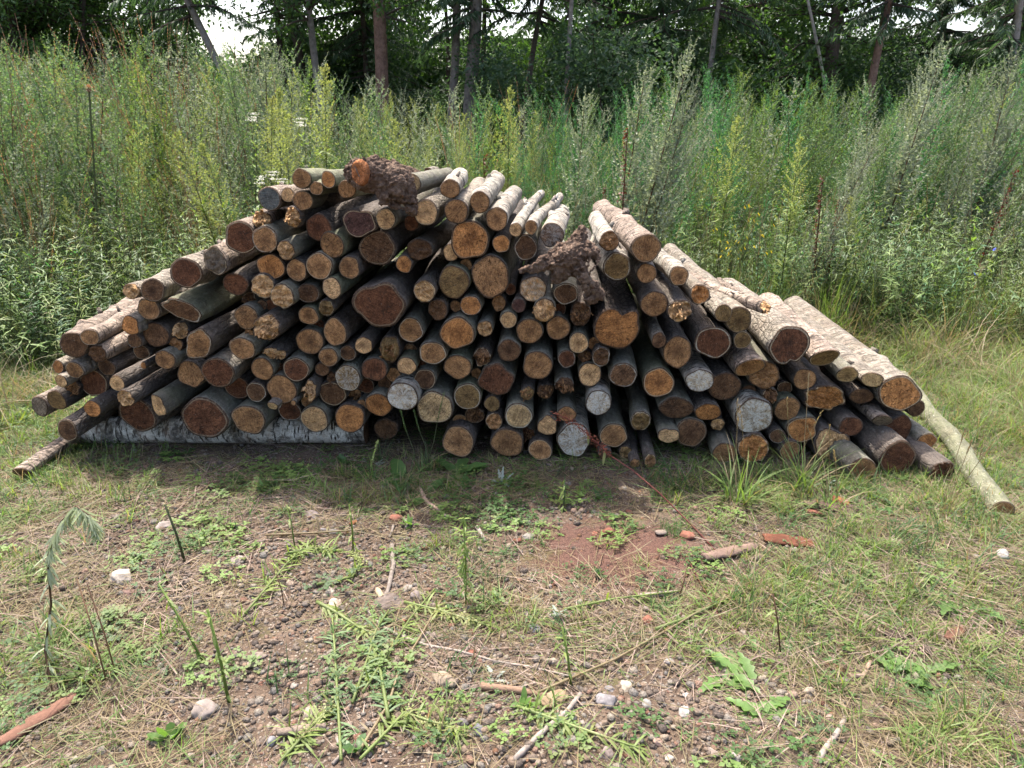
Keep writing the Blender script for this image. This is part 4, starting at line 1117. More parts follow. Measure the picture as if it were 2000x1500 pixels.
LMARK = {  # landmark logs: full label, short name
 'greenlog': ('oval dark end with cream rim on a green-barked log at left', 'the green-barked oval log'),
 'widedark': ('very wide dark red grained end lying over the white birch trunk', 'the wide dark end over the birch'),
 'crumbly': ('log with a torn crumbly tan end, the largest broken one at left', 'the large crumbly broken end'),
 'blackcrack': ('pale cut end with a thin black crack across it', 'the pale black-cracked end'),
 'huge': ('huge dark red-brown round end, biggest of the whole pile', 'the huge dark log'),
 'bigorange': ('big orange round end just right below the huge dark log', 'the big orange end'),
 'chalky': ('chalky white mouldy birch end low in the middle, left of the cream end', 'the chalky white birch end'),
 'cream': ('big pale cream cut end near the ground in the middle', 'the big cream end'),
 'ringbark': ('purplish dark end with folded bark below the root stump on top', 'the purplish end below the top stump'),
 'bluestain': ('grey cut end stained blue at the upper left corner of the pile', 'the blue-stained end'),
 'topleftred': ('big square-shouldered dark red end on the upper left slope', 'the square-shouldered red end'),
 'gold': ('golden cracked end touching the right side of the top root stump', 'the golden end by the top stump'),
 'twotone': ('large two-toned orange and brown end under the leaning birch logs', 'the large two-toned end'),
 'tallbrown': ('tall egg-shaped brown end below the two-toned one', 'the egg-shaped brown end'),
 'pinkbirch': ('thick pinkish birch log, highest on the right side of the pile', 'the thick pinkish birch log'),
 'creamsplit': ('small split end of torn cream wood under the gnarled root', 'the torn cream end'),
 'heart': ('heart-shaped orange end of a thick black-barked log', 'the heart-shaped orange end'),
 'starburst': ('white-barked log whose end shows a white starburst of mould', 'the white starburst end'),
 'greywhite': ('big grey and white end near the ground behind the red stalk', 'the grey-white end at the red stalk'),
 'peach': ('fresh peach-coloured peanut-shaped cut end near the ground', 'the fresh peach end'),
 'grained': ('dark end with straight red-brown saw grain on the right side', 'the straight-grained dark end'),
 'notched': ('very large dark red end with a notch in its lower edge', 'the notched dark red end'),
 'mottled': ('mottled white and brown birch end with hanging bark shreds', 'the mottled white birch end'),
 'triangle': ('triangular orange end with black rot lines on the right', 'the triangular orange end'),
 'speckled': ('large speckled grey-white end, widest white one at right', 'the large speckled white end'),
 'bigright': ('largest smooth orange-brown end at the right foot of the slope', 'the largest end at the right foot'),
 'brownfoot': ('broad red-brown end lowest at the right, close over the ground', 'the broad low end at right'),
 'rightpole': ('crooked green-grey pole sticking out far at the lower right', 'the pole sticking out at right'),
 'leftpole': ('thin bent pole sticking out at the lower left of the pile', 'the bent pole at lower left'),
}
rows = []
for ln in LOGS:
    f = ln.split()
    if float(f[2]) < 1: continue
    rows.append(dict(cx=float(f[0]), cy=float(f[1]), rx=float(f[2]), ry=float(f[3]), rot=float(f[4]), e=f[5], b=f[6], o=f[7].replace('-', ''), dep=float(f[8]), key=f[9] if len(f) > 9 else None))
gf = random.Random(12)
for _ in range(9000):          # the slim dark ends seen deep in the gaps
    x, y = gf.uniform(120, 1800), gf.uniform(430, 900)
    ds = sorted((math.hypot(q['cx'] - x, q['cy'] - y) - math.sqrt(q['rx'] * q['ry']), q['cy'] > y, q['cx'] > x) for q in rows if abs(q['cx'] - x) < 130 and abs(q['cy'] - y) < 130)
    if len(ds) < 8 or len({(a, b_) for d_, a, b_ in ds[:7]}) < 4: continue
    if 6 < ds[0][0] < 16 and ds[3][0] < 22 and y < 880:
        r_ = min(15, ds[0][0] + 4); rows.append(dict(cx=round(x), cy=round(y), rx=r_, ry=r_ * gf.uniform(.85, 1.1), rot=0, e=gf.choice('DBDRB'), b=gf.choice('dgk'), o=gf.choice(['', 'c', 'h', 's']), dep=gf.uniform(5, 12), key=None))
print('filled to', len(rows))
def size_word(q):
    s = math.sqrt(q['rx'] * q['ry'])
    return 'thin' if s < 15 else 'slim' if s < 20.5 else 'mid-sized' if s < 26 else 'thick' if s < 32 else 'very thick'
def surf_word(q):
    return 'splintered ' if 's' in q['o'] else 'crumbly ' if 'c' in q['o'] else 'white-rimmed ' if ('m' in q['o'] and 'M' not in q['o']) else ''
def look(q): return (size_word(q), surf_word(q) + EN[q['e']])
DIRN = ['right of', 'down-right of', 'straight below', 'down-left of', 'left of', 'up-left of', 'straight above', 'up-right of']
def sector(a, b):
    return int(round((math.atan2(b['cy'] - a['cy'], b['cx'] - a['cx']) % (2 * math.pi)) / (math.pi / 4))) % 8
marks = [q for q in rows if q['key'] in LMARK]
claimed = set()
for q in marks: q['label'] = LMARK[q['key']][0]
def cands(q, rank):
    res = []
    for L in marks:
        s = sector(L, q)
        same = sorted([p for p in rows if p is not L and p['key'] not in LMARK and look(p) == look(q) and sector(L, p) == s], key=lambda p: math.hypot(p['cx'] - L['cx'], p['cy'] - L['cy']))
        if len(same) > rank and same[rank] is q: res.append((math.hypot(q['cx'] - L['cx'], q['cy'] - L['cy']), L, s))
    return sorted(res, key=lambda t: t[0])
for q in rows:
    if 'label' in q: continue
    for rank, w_ in enumerate(('nearest', 'second nearest', 'third nearest')):
        c = cands(q, rank)
        if c:
            sz, en = look(q); q['label'] = '%s log with %s end, %s such one %s %s' % (sz, en, w_, DIRN[c[0][2]], LMARK[c[0][1]['key']][1]); break
    if 'label' not in q: q['label'] = '%s log with %s end' % look(q); print('NOLABEL', q['cx'], q['cy'])
    if len(q['label'].split()) > 16: q['label'] = q['label'].replace(' such one', '').replace(' such', '')
    if len(q['label'].split()) > 16: q['label'] = q['label'].replace(' with ', ', ')
assert len(set(q['label'] for q in rows)) == len(rows)

FACE_Y = 3.22
def outline(q, g, n):
    """closed outline of the cut face, unit radii; index 0 at angle 0, counter-clockwise seen from the front"""
    A = 0.075 if 'i' in q['o'] else 0.032 if math.sqrt(q['rx'] * q['ry']) < 30 else 0.042
    ph = [g.uniform(0, 6.28) for _ in range(6)]; am = [A * g.uniform(.4, 1.2) / (1 + .25 * k) for k in range(6)]
    am[0] *= .3; r = []
    for k in range(n):
        t = 2 * math.pi * k / n; x = 1 + sum(am[j] * math.sin((j + 2) * t + ph[j]) for j in range(5))
        if 'H' in q['o']:      # heart: cleft at the upper right, point low
            x += -.36 * math.exp(-((t - math.radians(72)) / .30) ** 2) + .14 * math.exp(-((t - math.radians(42)) / .28) ** 2) + .05 * math.exp(-((t - math.radians(135)) / .5) ** 2)
        if 'N' in q['o']: x += -.2 * math.exp(-((t - math.radians(262)) / .16) ** 2) - .1 * math.exp(-((t - math.radians(150)) / .4) ** 2) + .07 * math.exp(-((t - math.radians(50)) / .3) ** 2)
        if 'r' in q['o']: x += -.16 * math.exp(-((t - math.radians(90)) / .3) ** 2)
        r.append(x)
    return r
FAR = {  # logs whose far end or run can be seen: where it goes (px), how far back (m), taper
 (589, 349): (700, 343, 1.4), (641, 351): (725, 345, 1.3), (526, 388): (610, 372, 1.4), (562, 381): (640, 366, 1.3), (591, 392): (670, 375, 1.4), (618, 368): (690, 360, 1.2), (677, 370): (740, 362, 1.2),
 (363, 533): (505, 478, 1.5), (298, 567): (440, 518, 1.5), (256, 569): (410, 512, 1.5), (420, 510): (520, 468, 1.4), (470, 464): (590, 420, 1.5), (511, 429): (600, 400, 1.3), (144, 674): (285, 580, 1.35, .9), (175, 659): (300, 590, 1.2),
 (802, 359): (872, 343, 1.1), (879, 369): (908, 342, .75, .95), (891, 413): (938, 362, 1.1), (937, 395): (974, 350, .95, .95), (970, 428): (1003, 377, .95, .9), (1007, 449): (1046, 381, 1.0, .75), (1037, 444): (1086, 386, 1.0, .75), (1078, 459): (1092, 418, .8),
 (831, 415): (870, 385, 1.1), (1190, 471): (1158, 427, .75), (1262, 485): (1178, 408, 1.3, .85), (1205, 521): (1163, 470, 1.0), (1326, 539): (1262, 480, 1.2), (1443, 625): (1308, 488, 1.7, .85), (1413, 612): (1350, 545, 1.2), (1367, 575): (1310, 520, 1.1),
 (1541, 675): (1425, 565, 1.5, .8), (1450, 579): (1405, 545, 1.0), (1610, 699): (1500, 590, 1.3), (1704, 742): (1560, 620, 1.4), (1655, 732): (1560, 645, 1.2), (1757, 769): (1552, 598, 1.75, .8), (1958, 997): (1760, 770, 1.7, .9), (836, 334): (850, 330, .4)}
def make_log(q, idx):
    g = random.Random(1000 + idx); nA = 40 if q['rx'] > 22 else 30
    rough = 'c' in q['o'] or 's' in q['o']
    # where the face stands
    bot = q['cy'] + q['ry']; Y = FACE_Y + q['dep'] / 100 + g.uniform(-.012, .012)
    if q['key'] == 'rightpole': Y = 2.86
    if q['key'] == 'leftpole': Y = 3.0
    hit = on_ground(q['cx'], bot, 0.0).y
    if hit < Y: Y = hit + .01
    C = at(q['cx'], q['cy'], Y)
    ex = (at(q['cx'] + 10, q['cy'], Y) - C) / 10; ez = (at(q['cx'], q['cy'] - 10, Y) - C) / 10
    # outline in metres in the plane of the face
    r = outline(q, g, nA); ca, sa = math.cos(R(q['rot'])), math.sin(R(q['rot']))
    O2 = []
    for k in range(nA):
        t = 2 * math.pi * k / nA; x, y = q['rx'] * r[k] * math.cos(t), q['ry'] * r[k] * math.sin(t)
        xr, yr = x * ca + y * sa, -x * sa + y * ca
        O2.append((ex.x * xr, ez.z * yr))
    rm = math.sqrt(q['rx'] * q['ry']) * ex.x
    # direction the log runs: away from the camera, slightly right
    ddx = .067 + g.gauss(0, .018); ddz = g.gauss(0, .006); Ln = g.uniform(1.5, 1.9); bendx = g.gauss(0, .03); bendz = g.gauss(0, .012)
    xo = (q['cx'] - 1000) / 1000
    if q['cx'] > 1380: ddx -= .10 * (q['cx'] - 1380) / 400
    if q['cx'] < 480: ddx += .03
    far = FAR.get((int(q['cx']), int(q['cy'])))
    top = [L for L in rows if L is not q and abs(L['cx'] - q['cx']) < L['rx'] + q['rx'] and L['cy'] < q['cy'] - 10 and q['cy'] - L['cy'] < 3.5 * (L['ry'] + q['ry'])]
    if not top: Ln *= g.uniform(.9, 1.05)
    if q['key'] == 'pinkbirch': ddx, Ln, ddz = -.0, 1.95, 0.0
    if (q['cx'], q['cy']) == (1190, 471): ddx, Ln = .06, 1.55
    if q['key'] == 'rightpole': ddx, Ln, ddz, bendx = -.10, 2.0, .035, -.05
    if q['key'] == 'leftpole': ddx, Ln, ddz, bendx, bendz = .10, 1.3, .06, .14, .0
    if q['cx'] in (1007, 1037): ddx, Ln, bendx, bendz = .10, 1.35, .07, .02
    if q['cx'] == 836: Ln = .9
    if q['cx'] == 1493 and q['cy'] == 600: ddx, Ln, ddz = -.28, .8, -.03
    d = Vector((ddx, 1, ddz)).normalized()
    if far: E = at(far[0], far[1], Y + far[2]); E.z = max(E.z, .03); Ln = (E - C).length; d = (E - C).normalized(); bendx *= .4; bendz *= .4
    right = Vector((1, 0, 0)); right = (right - d * right.dot(d)).normalized(); up = right.cross(d)
    Mx = Matrix((right, d, up)).transposed().to_4x4(); Mx.translation = C
    root = empty('log', (0, 0, 0)); root.matrix_world = Mx
    tag(root, q['label'], 'log', 'logs stacked in the woodpile')
    taper = far[3] if far and len(far) > 3 else g.uniform(.84, 1.04); knots = [(g.uniform(.12, Ln), g.uniform(0, 6.28), g.uniform(.1, .3), g.uniform(.02, .04)) for _ in range(g.choice((1, 2, 3, 4)))]
    if rm < .04 or q['b'] in 'bp': knots += [(g.uniform(.1, Ln), g.uniform(0.5, 2.6), g.uniform(.2, .4), g.uniform(.015, .03)) for _ in range(3)]
    tx, tz = g.gauss(0, .05), g.gauss(0, .06)
    if q['rx'] / q['ry'] > 1.35 or q['ry'] / q['rx'] > 1.35: tz += -.25 if q['rx'] > q['ry'] else 0
    if (q['cx'], q['cy']) in ((1724, 822), (1465, 718), (1610, 699), (1655, 732)): tz = -.75
    so = Vector((idx * 3.7, 0, 0)); rr_amp = .035 if q['b'] in 'dk' else .02
    def path(s):
        t = s / Ln; return (bendx * t * t * 1.0 + .02 * mnoise.noise(Vector((s * 2.2, idx, 0))) * min(1, s * 3), bendz * t * t + .008 * mnoise.noise(Vector((s * 2.2, idx, 9))) * min(1, s * 3))
    def endoff(x, z, rad):
        o = tx * x + tz * z
        if rough:
            k = .022 if 's' in q['o'] else .010; sc_ = 26 if 's' in q['o'] else 48
            o += k * (mnoise.noise(Vector((x, 0, z)) * sc_ + so) * 1.6 + mnoise.noise(Vector((x, 0, z)) * sc_ * 2.7 + so) * .9) - (.02 * (1 - rad) if 's' in q['o'] else 0)
        else: o += .0016 * mnoise.noise(Vector((x, 0, z)) * 40 + so) * 1.5
        return o
    # bark
    ss = [0, .004, .012, .03]; s = .03
    while s < Ln - .05: s += .055 if s < .7 else .085; ss.append(min(s, Ln))
    V = []; F = []; MI = []
    for j, s in enumerate(ss):
        px_, pz_ = path(s); tp = 1 + (taper - 1) * s / Ln
        for k in range(nA):
            x, z = O2[k]; t = 2 * math.pi * k / nA
            b = 1 + rr_amp * mnoise.noise(Vector((math.cos(t) * 1.6, s * 9, math.sin(t) * 1.6)) + so) * 1.6 * min(1, .15 + s * 12) + .5 * rr_amp * mnoise.noise(Vector((math.cos(t) * 5, s * 16, math.sin(t) * 5)) + so) * min(1, s * 12)
            for (ks, kt, ka, kw) in knots:
                dt = (t - kt + math.pi) % (2 * math.pi) - math.pi; b += ka * math.exp(-((s - ks) / (kw * 1.3)) ** 2 - (dt * rm / kw) ** 2)
            if j == 0: b = .92
            elif j == 1: b *= .993
            if j == 0: yo = endoff(x, z, 1)
            elif s < .06: yo = s + endoff(x, z, 1) * (1 - s / .06) + (g.uniform(-.002, .002) if j == 1 else 0)
            else: yo = s
            V.append((x * tp * b + px_, yo, z * tp * b + pz_))
    for j in range(len(ss) - 1):
        for k in range(nA): F.append((j * nA + k, j * nA + (k + 1) % nA, (j + 1) * nA + (k + 1) % nA, (j + 1) * nA + k)); MI.append(2 if j == 0 else 0)
    F.append(tuple((len(ss) - 1) * nA + k for k in range(nA))); MI.append(1)
    bk = link('bark', mesh('bark', V, F, [M_BARK, M_END, M_EDGE], True, MI), root)
    bcol = BC[q['b']]; j_ = g.uniform(.85, 1.2); bk.color = (bcol[0] * j_, bcol[1] * j_, bcol[2] * j_, 1)
    seed = g.uniform(0, 50)
    pr = dict(seed=seed, moss={'m': 1.0, 'g': .6, 'b': .35, 'w': .3, 'p': .15}.get(q['b'], .12), lichen=1.0 if 'L' in q['o'] else {'d': .22, 'g': .25, 'm': .25}.get(q['b'], .1) * g.uniform(.2, 1.8),
              birch={'b': 1.0, 'p': .85, 'w': .6}.get(q['b'], 0.0), rough={'d': .35, 'k': .9, 'p': .35, 'w': .3}.get(q['b'], 0.0) * g.uniform(.5, 1.4))
    for k_, v_ in pr.items(): bk[k_] = float(v_)
    # cut end
    nR = 11 if rough else 6; V = [(0, endoff(0, 0, 0), 0)]; UV = [(0, 0)]
    for j in range(1, nR + 1):
        f = j / nR
        for k in range(nA):
            x, z = O2[k][0] * f * .935, O2[k][1] * f * .935
            V.append((x, endoff(x, z, f) + (.0 if j < nR else .0012), z)); t = 2 * math.pi * k / nA; UV.append((f * math.cos(t), f * math.sin(t)))
    F = [(0, 1 + (k + 1) % nA, 1 + k) for k in range(nA)]
    for j in range(nR - 1):
        a = 1 + j * nA
        for k in range(nA): F.append((a + k, a + (k + 1) % nA, a + nA + (k + 1) % nA, a + nA + k))
    me = mesh('cut_end', V, F, [M_END]); uvl = me.uv_layers.new(name='UVMap')
    lv = np.zeros(len(me.loops), dtype=np.int32); me.loops.foreach_get('vertex_index', lv)
    uvl.data.foreach_set('uv', np.array(UV, dtype=np.float32)[lv].ravel())
    ce = link('cut_end', me, root); ecol = EC[q['e']]; j_ = g.uniform(.86, 1.16); ce.color = (ecol[0] * j_, ecol[1] * j_, ecol[2] * j_, 1)
    M = .0
    if 'M' in q['o']: M = .5 if q['e'] in 'TG' else .35 if q['e'] == 'D' else .95
    if 'M0' in q['o']: M = .12
    ep = dict(seed=seed, rings=g.uniform(7, 14) * (1 if rm > .05 else .7), heart=1.0 if 'h' in q['o'] else .45, rim=.95 if 'm' in q['o'] else .18 * g.random(), mold=M,
              crack=.75 if 'x' in q['o'] else .06, sap=g.choice((0, 0, .3, .7)), grime=.7 if ('s' in q['o'] or q['e'] in 'DRV') else .5 * g.random())
    for k_, v_ in ep.items(): ce[k_] = float(v_)
    for k_ in ('rings', 'heart', 'rim', 'mold', 'crack', 'grime'): bk[k_] = 0.3
    bk['rings'] = 9.0
    if q['key'] == 'bluestain':
        ce.color = (.11, .13, .14, 1)
    # torn fibres standing proud of splintered ends
    if 's' in q['o'] and rm > .03:
        v = VB()
        for k in range(int(26 * rm / .05)):
            a = g.uniform(0, 6.28); f = g.uniform(.15, .95); x, z = math.cos(a) * rm * f, math.sin(a) * rm * f
            L = g.uniform(.008, .035); wd = g.uniform(.003, .008); p = Vector((x, endoff(x, z, f) + .006, z))
            e = p + Vector((g.uniform(-.01, .01), -L, g.uniform(-.01, .01))); v.tube([p, p.lerp(e, .6) + Vector((.001, 0, .001)), e], [wd, wd * .7, wd * .25], 0, 4)
        sp = link('splinters', v.mesh('splinters', [M_END]), root); c_ = EC['P'] if q['e'] in 'TP' else EC['B']; sp.color = (*c_, 1)
        for k_, v_ in ep.items(): sp[k_] = float(v_)
        sp['mold'] = 0.0; sp['rim'] = 0.0; sp['grime'] = .3
    if (g.random() < .3 or q['b'] in 'bp') and q['cx'] not in (1007, 1037):
        s = g.uniform(.12, .7); a = g.uniform(.5, 2.6); px_, pz_ = path(s); k_ = int(a / 6.2832 * nA) % nA; p = Vector((O2[k_][0] * .85 + px_, s, O2[k_][1] * .85 + pz_)); kr = rm * g.uniform(.13, .24)
        v = VB(); e = p + Vector((math.cos(a), .35, math.sin(a))) * (rm * .15 + g.uniform(.012, .03)); v.tube([p, p.lerp(e, .5), e], [kr * 1.5, kr * 1.1, kr], 0, 8)
        st = link('branch_stub', v.mesh('branch_stub', [M_BARK], True), root); st.color = [c_ * .7 for c_ in bk.color[:3]] + [1]
        for k2_ in pr: st[k2_] = bk[k2_]
    # crooked side twigs
    if q['cx'] in (1007, 1037) or q['key'] in ('leftpole',):
        for k in range(2):
            s = g.uniform(.5, Ln - .2); a = g.uniform(.6, 2.4); px_, pz_ = path(s); p = Vector((px_ + math.cos(a) * rm * .7, s, pz_ + math.sin(a) * rm * .7))
            v = VB(); e = p + Vector((math.cos(a) * .05, .03, math.sin(a) * .03)); v.tube([p, p.lerp(e, .5), e], [.011, .008, .006], 0, 6)
            st = link('branch_stub', v.mesh('branch_stub', [M_BARK], True), root); st.color = bk.color
            for k_ in pr: st[k_] = bk[k_]
    return root
for i, q in enumerate(rows): make_log(q, i)

# ------------------------------------------------------------------ the birch trunk lying crosswise under the left side
def cross_log(ax, ay, bx, by, Yc, r, bark, label, seed, end='D', zc=None):
    a = at(ax, ay, Yc); b_ = at(bx, by, Yc)
    if zc is not None: a.z = b_.z = zc
    g = random.Random(seed); Ln = (b_ - a).length; d = (b_ - a).normalized(); fwd = Vector((0, 1, 0)); fwd = (fwd - d * fwd.dot(d)).normalized(); up = d.cross(fwd)
    # local +Y runs along the trunk
    Mx = Matrix((up.cross(d) * -1 if False else d.cross(up), d, up)).transposed().to_4x4(); Mx.translation = a
    root = empty('birch_trunk' if bark == 'b' else 'log'); root.matrix_world = Mx; tag(root, label, 'log', 'logs stacked in the woodpile')
    V = []; F = []; MI = []; n = 36; K = int(Ln / .035); so = Vector((seed * 7.0, 0, 0))
    for j in range(K + 1):
        s = Ln * j / K
        for k in range(n):
            t = 6.2832 * k / n; q_ = 1 + .05 * mnoise.noise(Vector((math.cos(t), s * 4, math.sin(t))) + so) + .02 * mnoise.noise(Vector((math.cos(t) * 4, s * 18, math.sin(t) * 4)) + so)
            V.append((math.cos(t) * r * q_, s, math.sin(t) * r * q_))
    for j in range(K):
        for k in range(n): F.append((j * n + k, j * n + (k + 1) % n, (j + 1) * n + (k + 1) % n, (j + 1) * n + k))
    bk = link('bark', mesh('bark', V, F, [M_BARK]), root); bk.color = (*BC[bark], 1)
    bk.color = (.56, .54, .5, 1) if bark == 'b' else bk.color
    bk['patch'] = 1.0 if bark == 'b' else 0.0
    for k_, v_ in dict(seed=seed * 1.0, moss=.25, lichen=.3, birch=1.0 if bark == 'b' else 0, rough=0).items(): bk[k_] = float(v_)
    for j, s in ((0, 0.0), (K, Ln)):
        me = mesh('cut_end', [V[j * n + k] for k in range(n)], [tuple(range(n))], [M_END], False)
        ce = link('cut_end', me, root, (0, -.001 if j == 0 else .001, 0)); ce.color = (*EC[end], 1)
        for k_, v_ in dict(seed=3.0 + j, rings=8, heart=0, rim=.3, mold=0, crack=.3, grime=.4).items(): ce[k_] = float(v_)
cross_log(150, 838, 716, 848, 3.42, .072, 'b', 'white birch trunk lying crosswise on the ground under the left logs', 4, zc=.066)
cross_log(1030, 880, 1640, 880, 3.75, .055, 'd', 'dark log lying crosswise deep under the right logs', 6, zc=.05)

# ------------------------------------------------------------------ gnarled root stumps
def make_root_mat():
    b = NB('gnarled_root'); O = b.coords((1, 1, 1)); n = b.noise(O, 22, 6, .75, 1.0); n2 = b.noise(O, 80, 5, .75); v_ = b.voro(O, 34.0)
    c = b.ramp(n, [(.3, (.07, .045, .032)), (.46, (.16, .105, .075)), (.6, (.26, .18, .13)), (.75, (.40, .31, .23))])
    c = b.mix(b.math('MULTIPLY', b.step(n2, .5, .64), .5), c, (.055, .035, .03))
    return b.bsdf(c, .92, b.bump(b.math('ADD', b.math('ADD', n, n2), b.math('MULTIPLY', v_, .8)), 1.0, .018), .15)
M_ROOT = make_root_mat()
tex = bpy.data.textures.new('gnarl', 'CLOUDS'); tex.noise_scale = .045; tex.noise_depth = 3
tex2 = bpy.data.textures.new('gnarl_fine', 'CLOUDS'); tex2.noise_scale = .011; tex2.noise_depth = 2
def root_stump(name, chains, Y0, label, vox=.0045):
    v = VB(); pts = []
    import bmesh
    bm = bmesh.new(); c0 = None
    g = random.Random(3)
    for ch in chains:
        P3 = []
        for (px, py, rp, dy) in ch:
            p = at(px, py, Y0 + dy); P3.append((p, rp / FPX * Y0 * 1.06))
        if c0 is None: c0 = P3[0][0].copy()
        for (p, r), (p2, r2) in zip(P3[:-1], P3[1:]):
            m = max(2, int((p2 - p).length / (min(r, r2) * .45)))
            for k in range(m + 1):
                t = k / m; c = p.lerp(p2, t) - c0; rr = r + (r2 - r) * t
                c += Vector((g.uniform(-.25, .25), g.uniform(-.25, .25), g.uniform(-.25, .25))) * rr * .6
                bmesh.ops.create_icosphere(bm, subdivisions=2, radius=rr * g.uniform(.85, 1.1), matrix=Matrix.Translation(c))
    alls = [c for ch in chains for c in ch]
    for k in range(26):      # twisted side roots and fibres running over the wood
        a = g.choice(alls); b_ = min(alls, key=lambda t_: abs(t_[0] - a[0] - g.uniform(-50, 50)) + abs(t_[1] - a[1] - g.uniform(-40, 40)))
        p0 = at(a[0], a[1], Y0 + a[3] - a[2] / FPX * Y0 * .8) - c0; p1 = at(b_[0], b_[1], Y0 + b_[3] - b_[2] / FPX * Y0 * .8) - c0
        p0 = p0 + rdir(g, g.uniform(-.8, 1.2)) * a[2] / FPX * Y0 * .8; p1 = p1 + rdir(g, g.uniform(-.8, 1.2)) * b_[2] / FPX * Y0 * 1.0; rr = g.uniform(.006, .012)
        m = max(3, int((p1 - p0).length / (rr * .7)))
        for j in range(min(m, 40)):
            c = p0.lerp(p1, j / m) + Vector((0, -.012 * math.sin(math.pi * j / m), 0)); bmesh.ops.create_icosphere(bm, subdivisions=1, radius=rr * (1 - .4 * j / m), matrix=Matrix.Translation(c))
    me = bpy.data.meshes.new(name); bm.to_mesh(me); bm.free(); me.materials.append(M_ROOT)
    r = empty(name, c0); tag(r, label, 'stump')
    o = link('root_wood', me, r)
    md = o.modifiers.new('r', 'REMESH'); md.mode = 'VOXEL'; md.voxel_size = vox; md.use_smooth_shade = True
    for tx_, st in ((tex, .035), (tex2, .026)):
        dm = o.modifiers.new('d', 'DISPLACE'); dm.texture = tx_; dm.strength = st; dm.mid_level = .5; dm.texture_coords = 'LOCAL'
    return r
r = root_stump('root_stump', [[(700, 336, 24, .0), (735, 345, 30, .0), (770, 362, 31, .02), (795, 378, 18, .02)], [(740, 340, 26, .1), (785, 345, 20, .25), (830, 348, 9, .4)], [(755, 365, 22, -.02), (752, 388, 11, -.04), (745, 397, 5, -.05)],
    [(785, 380, 16, 0), (800, 398, 12, .02), (806, 412, 6, .02)], [(770, 350, 18, -.05), (778, 372, 15, -.07)], [(700, 355, 10, -.02), (706, 362, 5, -.06)]], 3.17, 'gnarled root stump with twisted bark lying on top of the pile')
def stump_end(root, px, py, rx, ry, Y, ec, seed):
    g = random.Random(seed); C = at(px, py, Y); s_ = (at(px + 10, py, Y) - C).x / 10; n = 36; V = [(0, 0, 0)]; UV = [(0, 0)]; nR = 8
    for j in range(1, nR + 1):
        for k in range(n):
            t = 6.2832 * k / n; w_ = 1 + .12 * mnoise.noise(Vector((math.cos(t) * 1.5, math.sin(t) * 1.5, seed)))
            x, z = rx * s_ * math.cos(t) * w_ * j / nR, ry * s_ * math.sin(t) * w_ * j / nR
            V.append((x, .01 * mnoise.noise(Vector((x * 40, seed, z * 40))) + (.02 if j == nR else 0), z)); UV.append((math.cos(t) * j / nR, math.sin(t) * j / nR))
    F = [(0, 1 + (k + 1) % n, 1 + k) for k in range(n)]
    for j in range(nR - 1):
        a = 1 + j * n
        for k in range(n): F.append((a + k, a + (k + 1) % n, a + n + (k + 1) % n, a + n + k))
    me = mesh('cut_end', V, F, [M_END]); uvl = me.uv_layers.new(name='UVMap'); lv_ = np.zeros(len(me.loops), dtype=np.int32); me.loops.foreach_get('vertex_index', lv_)
    uvl.data.foreach_set('uv', np.array(UV, dtype=np.float32)[lv_].ravel())
    ce = link('cut_end', me, root, C - root.location); ce.color = (*ec, 1); ce.rotation_euler = (0, 0, R(-25))
    for k_, v_ in dict(seed=seed * 1.0, rings=6, heart=.1, rim=0, mold=0, crack=.5, grime=.3).items(): ce[k_] = float(v_)
stump_end(r, 700, 338, 20, 25, 3.065, (.5, .22, .10), 5)
root_stump('gnarled_root', [[(1020, 530, 5, -.02), (1052, 520, 10, -.02), (1082, 512, 15, 0), (1112, 502, 23, 0), (1128, 470, 15, .03), (1134, 448, 9, .05)], [(1110, 500, 24, 0), (1150, 488, 14, .0), (1168, 500, 6, -.03)],
    [(1102, 520, 18, 0), (1088, 545, 13, .02)], [(1130, 520, 12, -.02), (1143, 543, 10, -.03), (1150, 562, 9, -.03)], [(1152, 555, 9, 0), (1168, 574, 12, .0), (1150, 582, 11, 0)], [(1100, 490, 14, .05), (1120, 520, 20, .08)]], 3.12,
    'weathered gnarled root with a pointing arm wedged between the birch logs')
# thin dry twig sticking up by the top stump
v = VB(); a, b_, c_ = at(683, 300, 3.1), at(690, 318, 3.08), at(702, 345, 3.05); v.tube([a - b_, Vector((0, 0, 0)), c_ - b_], [.0015, .002, .0025], 0, 5)
tag(link('twig', v.mesh('twig', [M_TWIG], True), None, b_), 'thin dark twig standing against the cut end of the top root stump', 'twig')

# ================================================================== things on the ground in front
M_STICK = plain_mat('stick_bark', (.22, .17, .14), .35, 40.0, .9, .6, True, .004)
def stick(pts, r0, r1, colr, label, name='stick', group='sticks lying on the ground', cat='stick', n=8, lift=.0, flat=1.0):
    """pts in photograph px, laid on the ground"""
    P3 = []
    for k, (px, py) in enumerate(pts):
        p = on_ground(px, py); p.z = gz(p.x, p.y) + r0 * .8 * flat + lift; P3.append(p)
    # refine and wobble
    Q = []; g = random.Random(int(pts[0][0] * 7 + pts[0][1]))
    for k in range(len(P3) - 1):
        m = max(2, int((P3[k + 1] - P3[k]).length / .03))
        for j in range(m): Q.append(P3[k].lerp(P3[k + 1], j / m))
    Q.append(P3[-1]); c = Q[0].copy(); rr = []
    W = []
    for k, p in enumerate(Q):
        w_ = Vector((mnoise.noise(p * 9), mnoise.noise(p * 9 + Vector((5, 0, 0))), .3 * mnoise.noise(p * 9 + Vector((0, 5, 0))))) * .006
        W.append(p + w_ - c); rr.append((r0 + (r1 - r0) * k / (len(Q) - 1)) * (1 + .18 * mnoise.noise(p * 30)))
    v = VB(); v.tube(W, rr, 0, n)
    o = link(name, v.mesh(name, [M_STICK], True), None, c); o.color = (*[c_ * .72 for c_ in colr], 1); tag(o, label, cat, group); return o
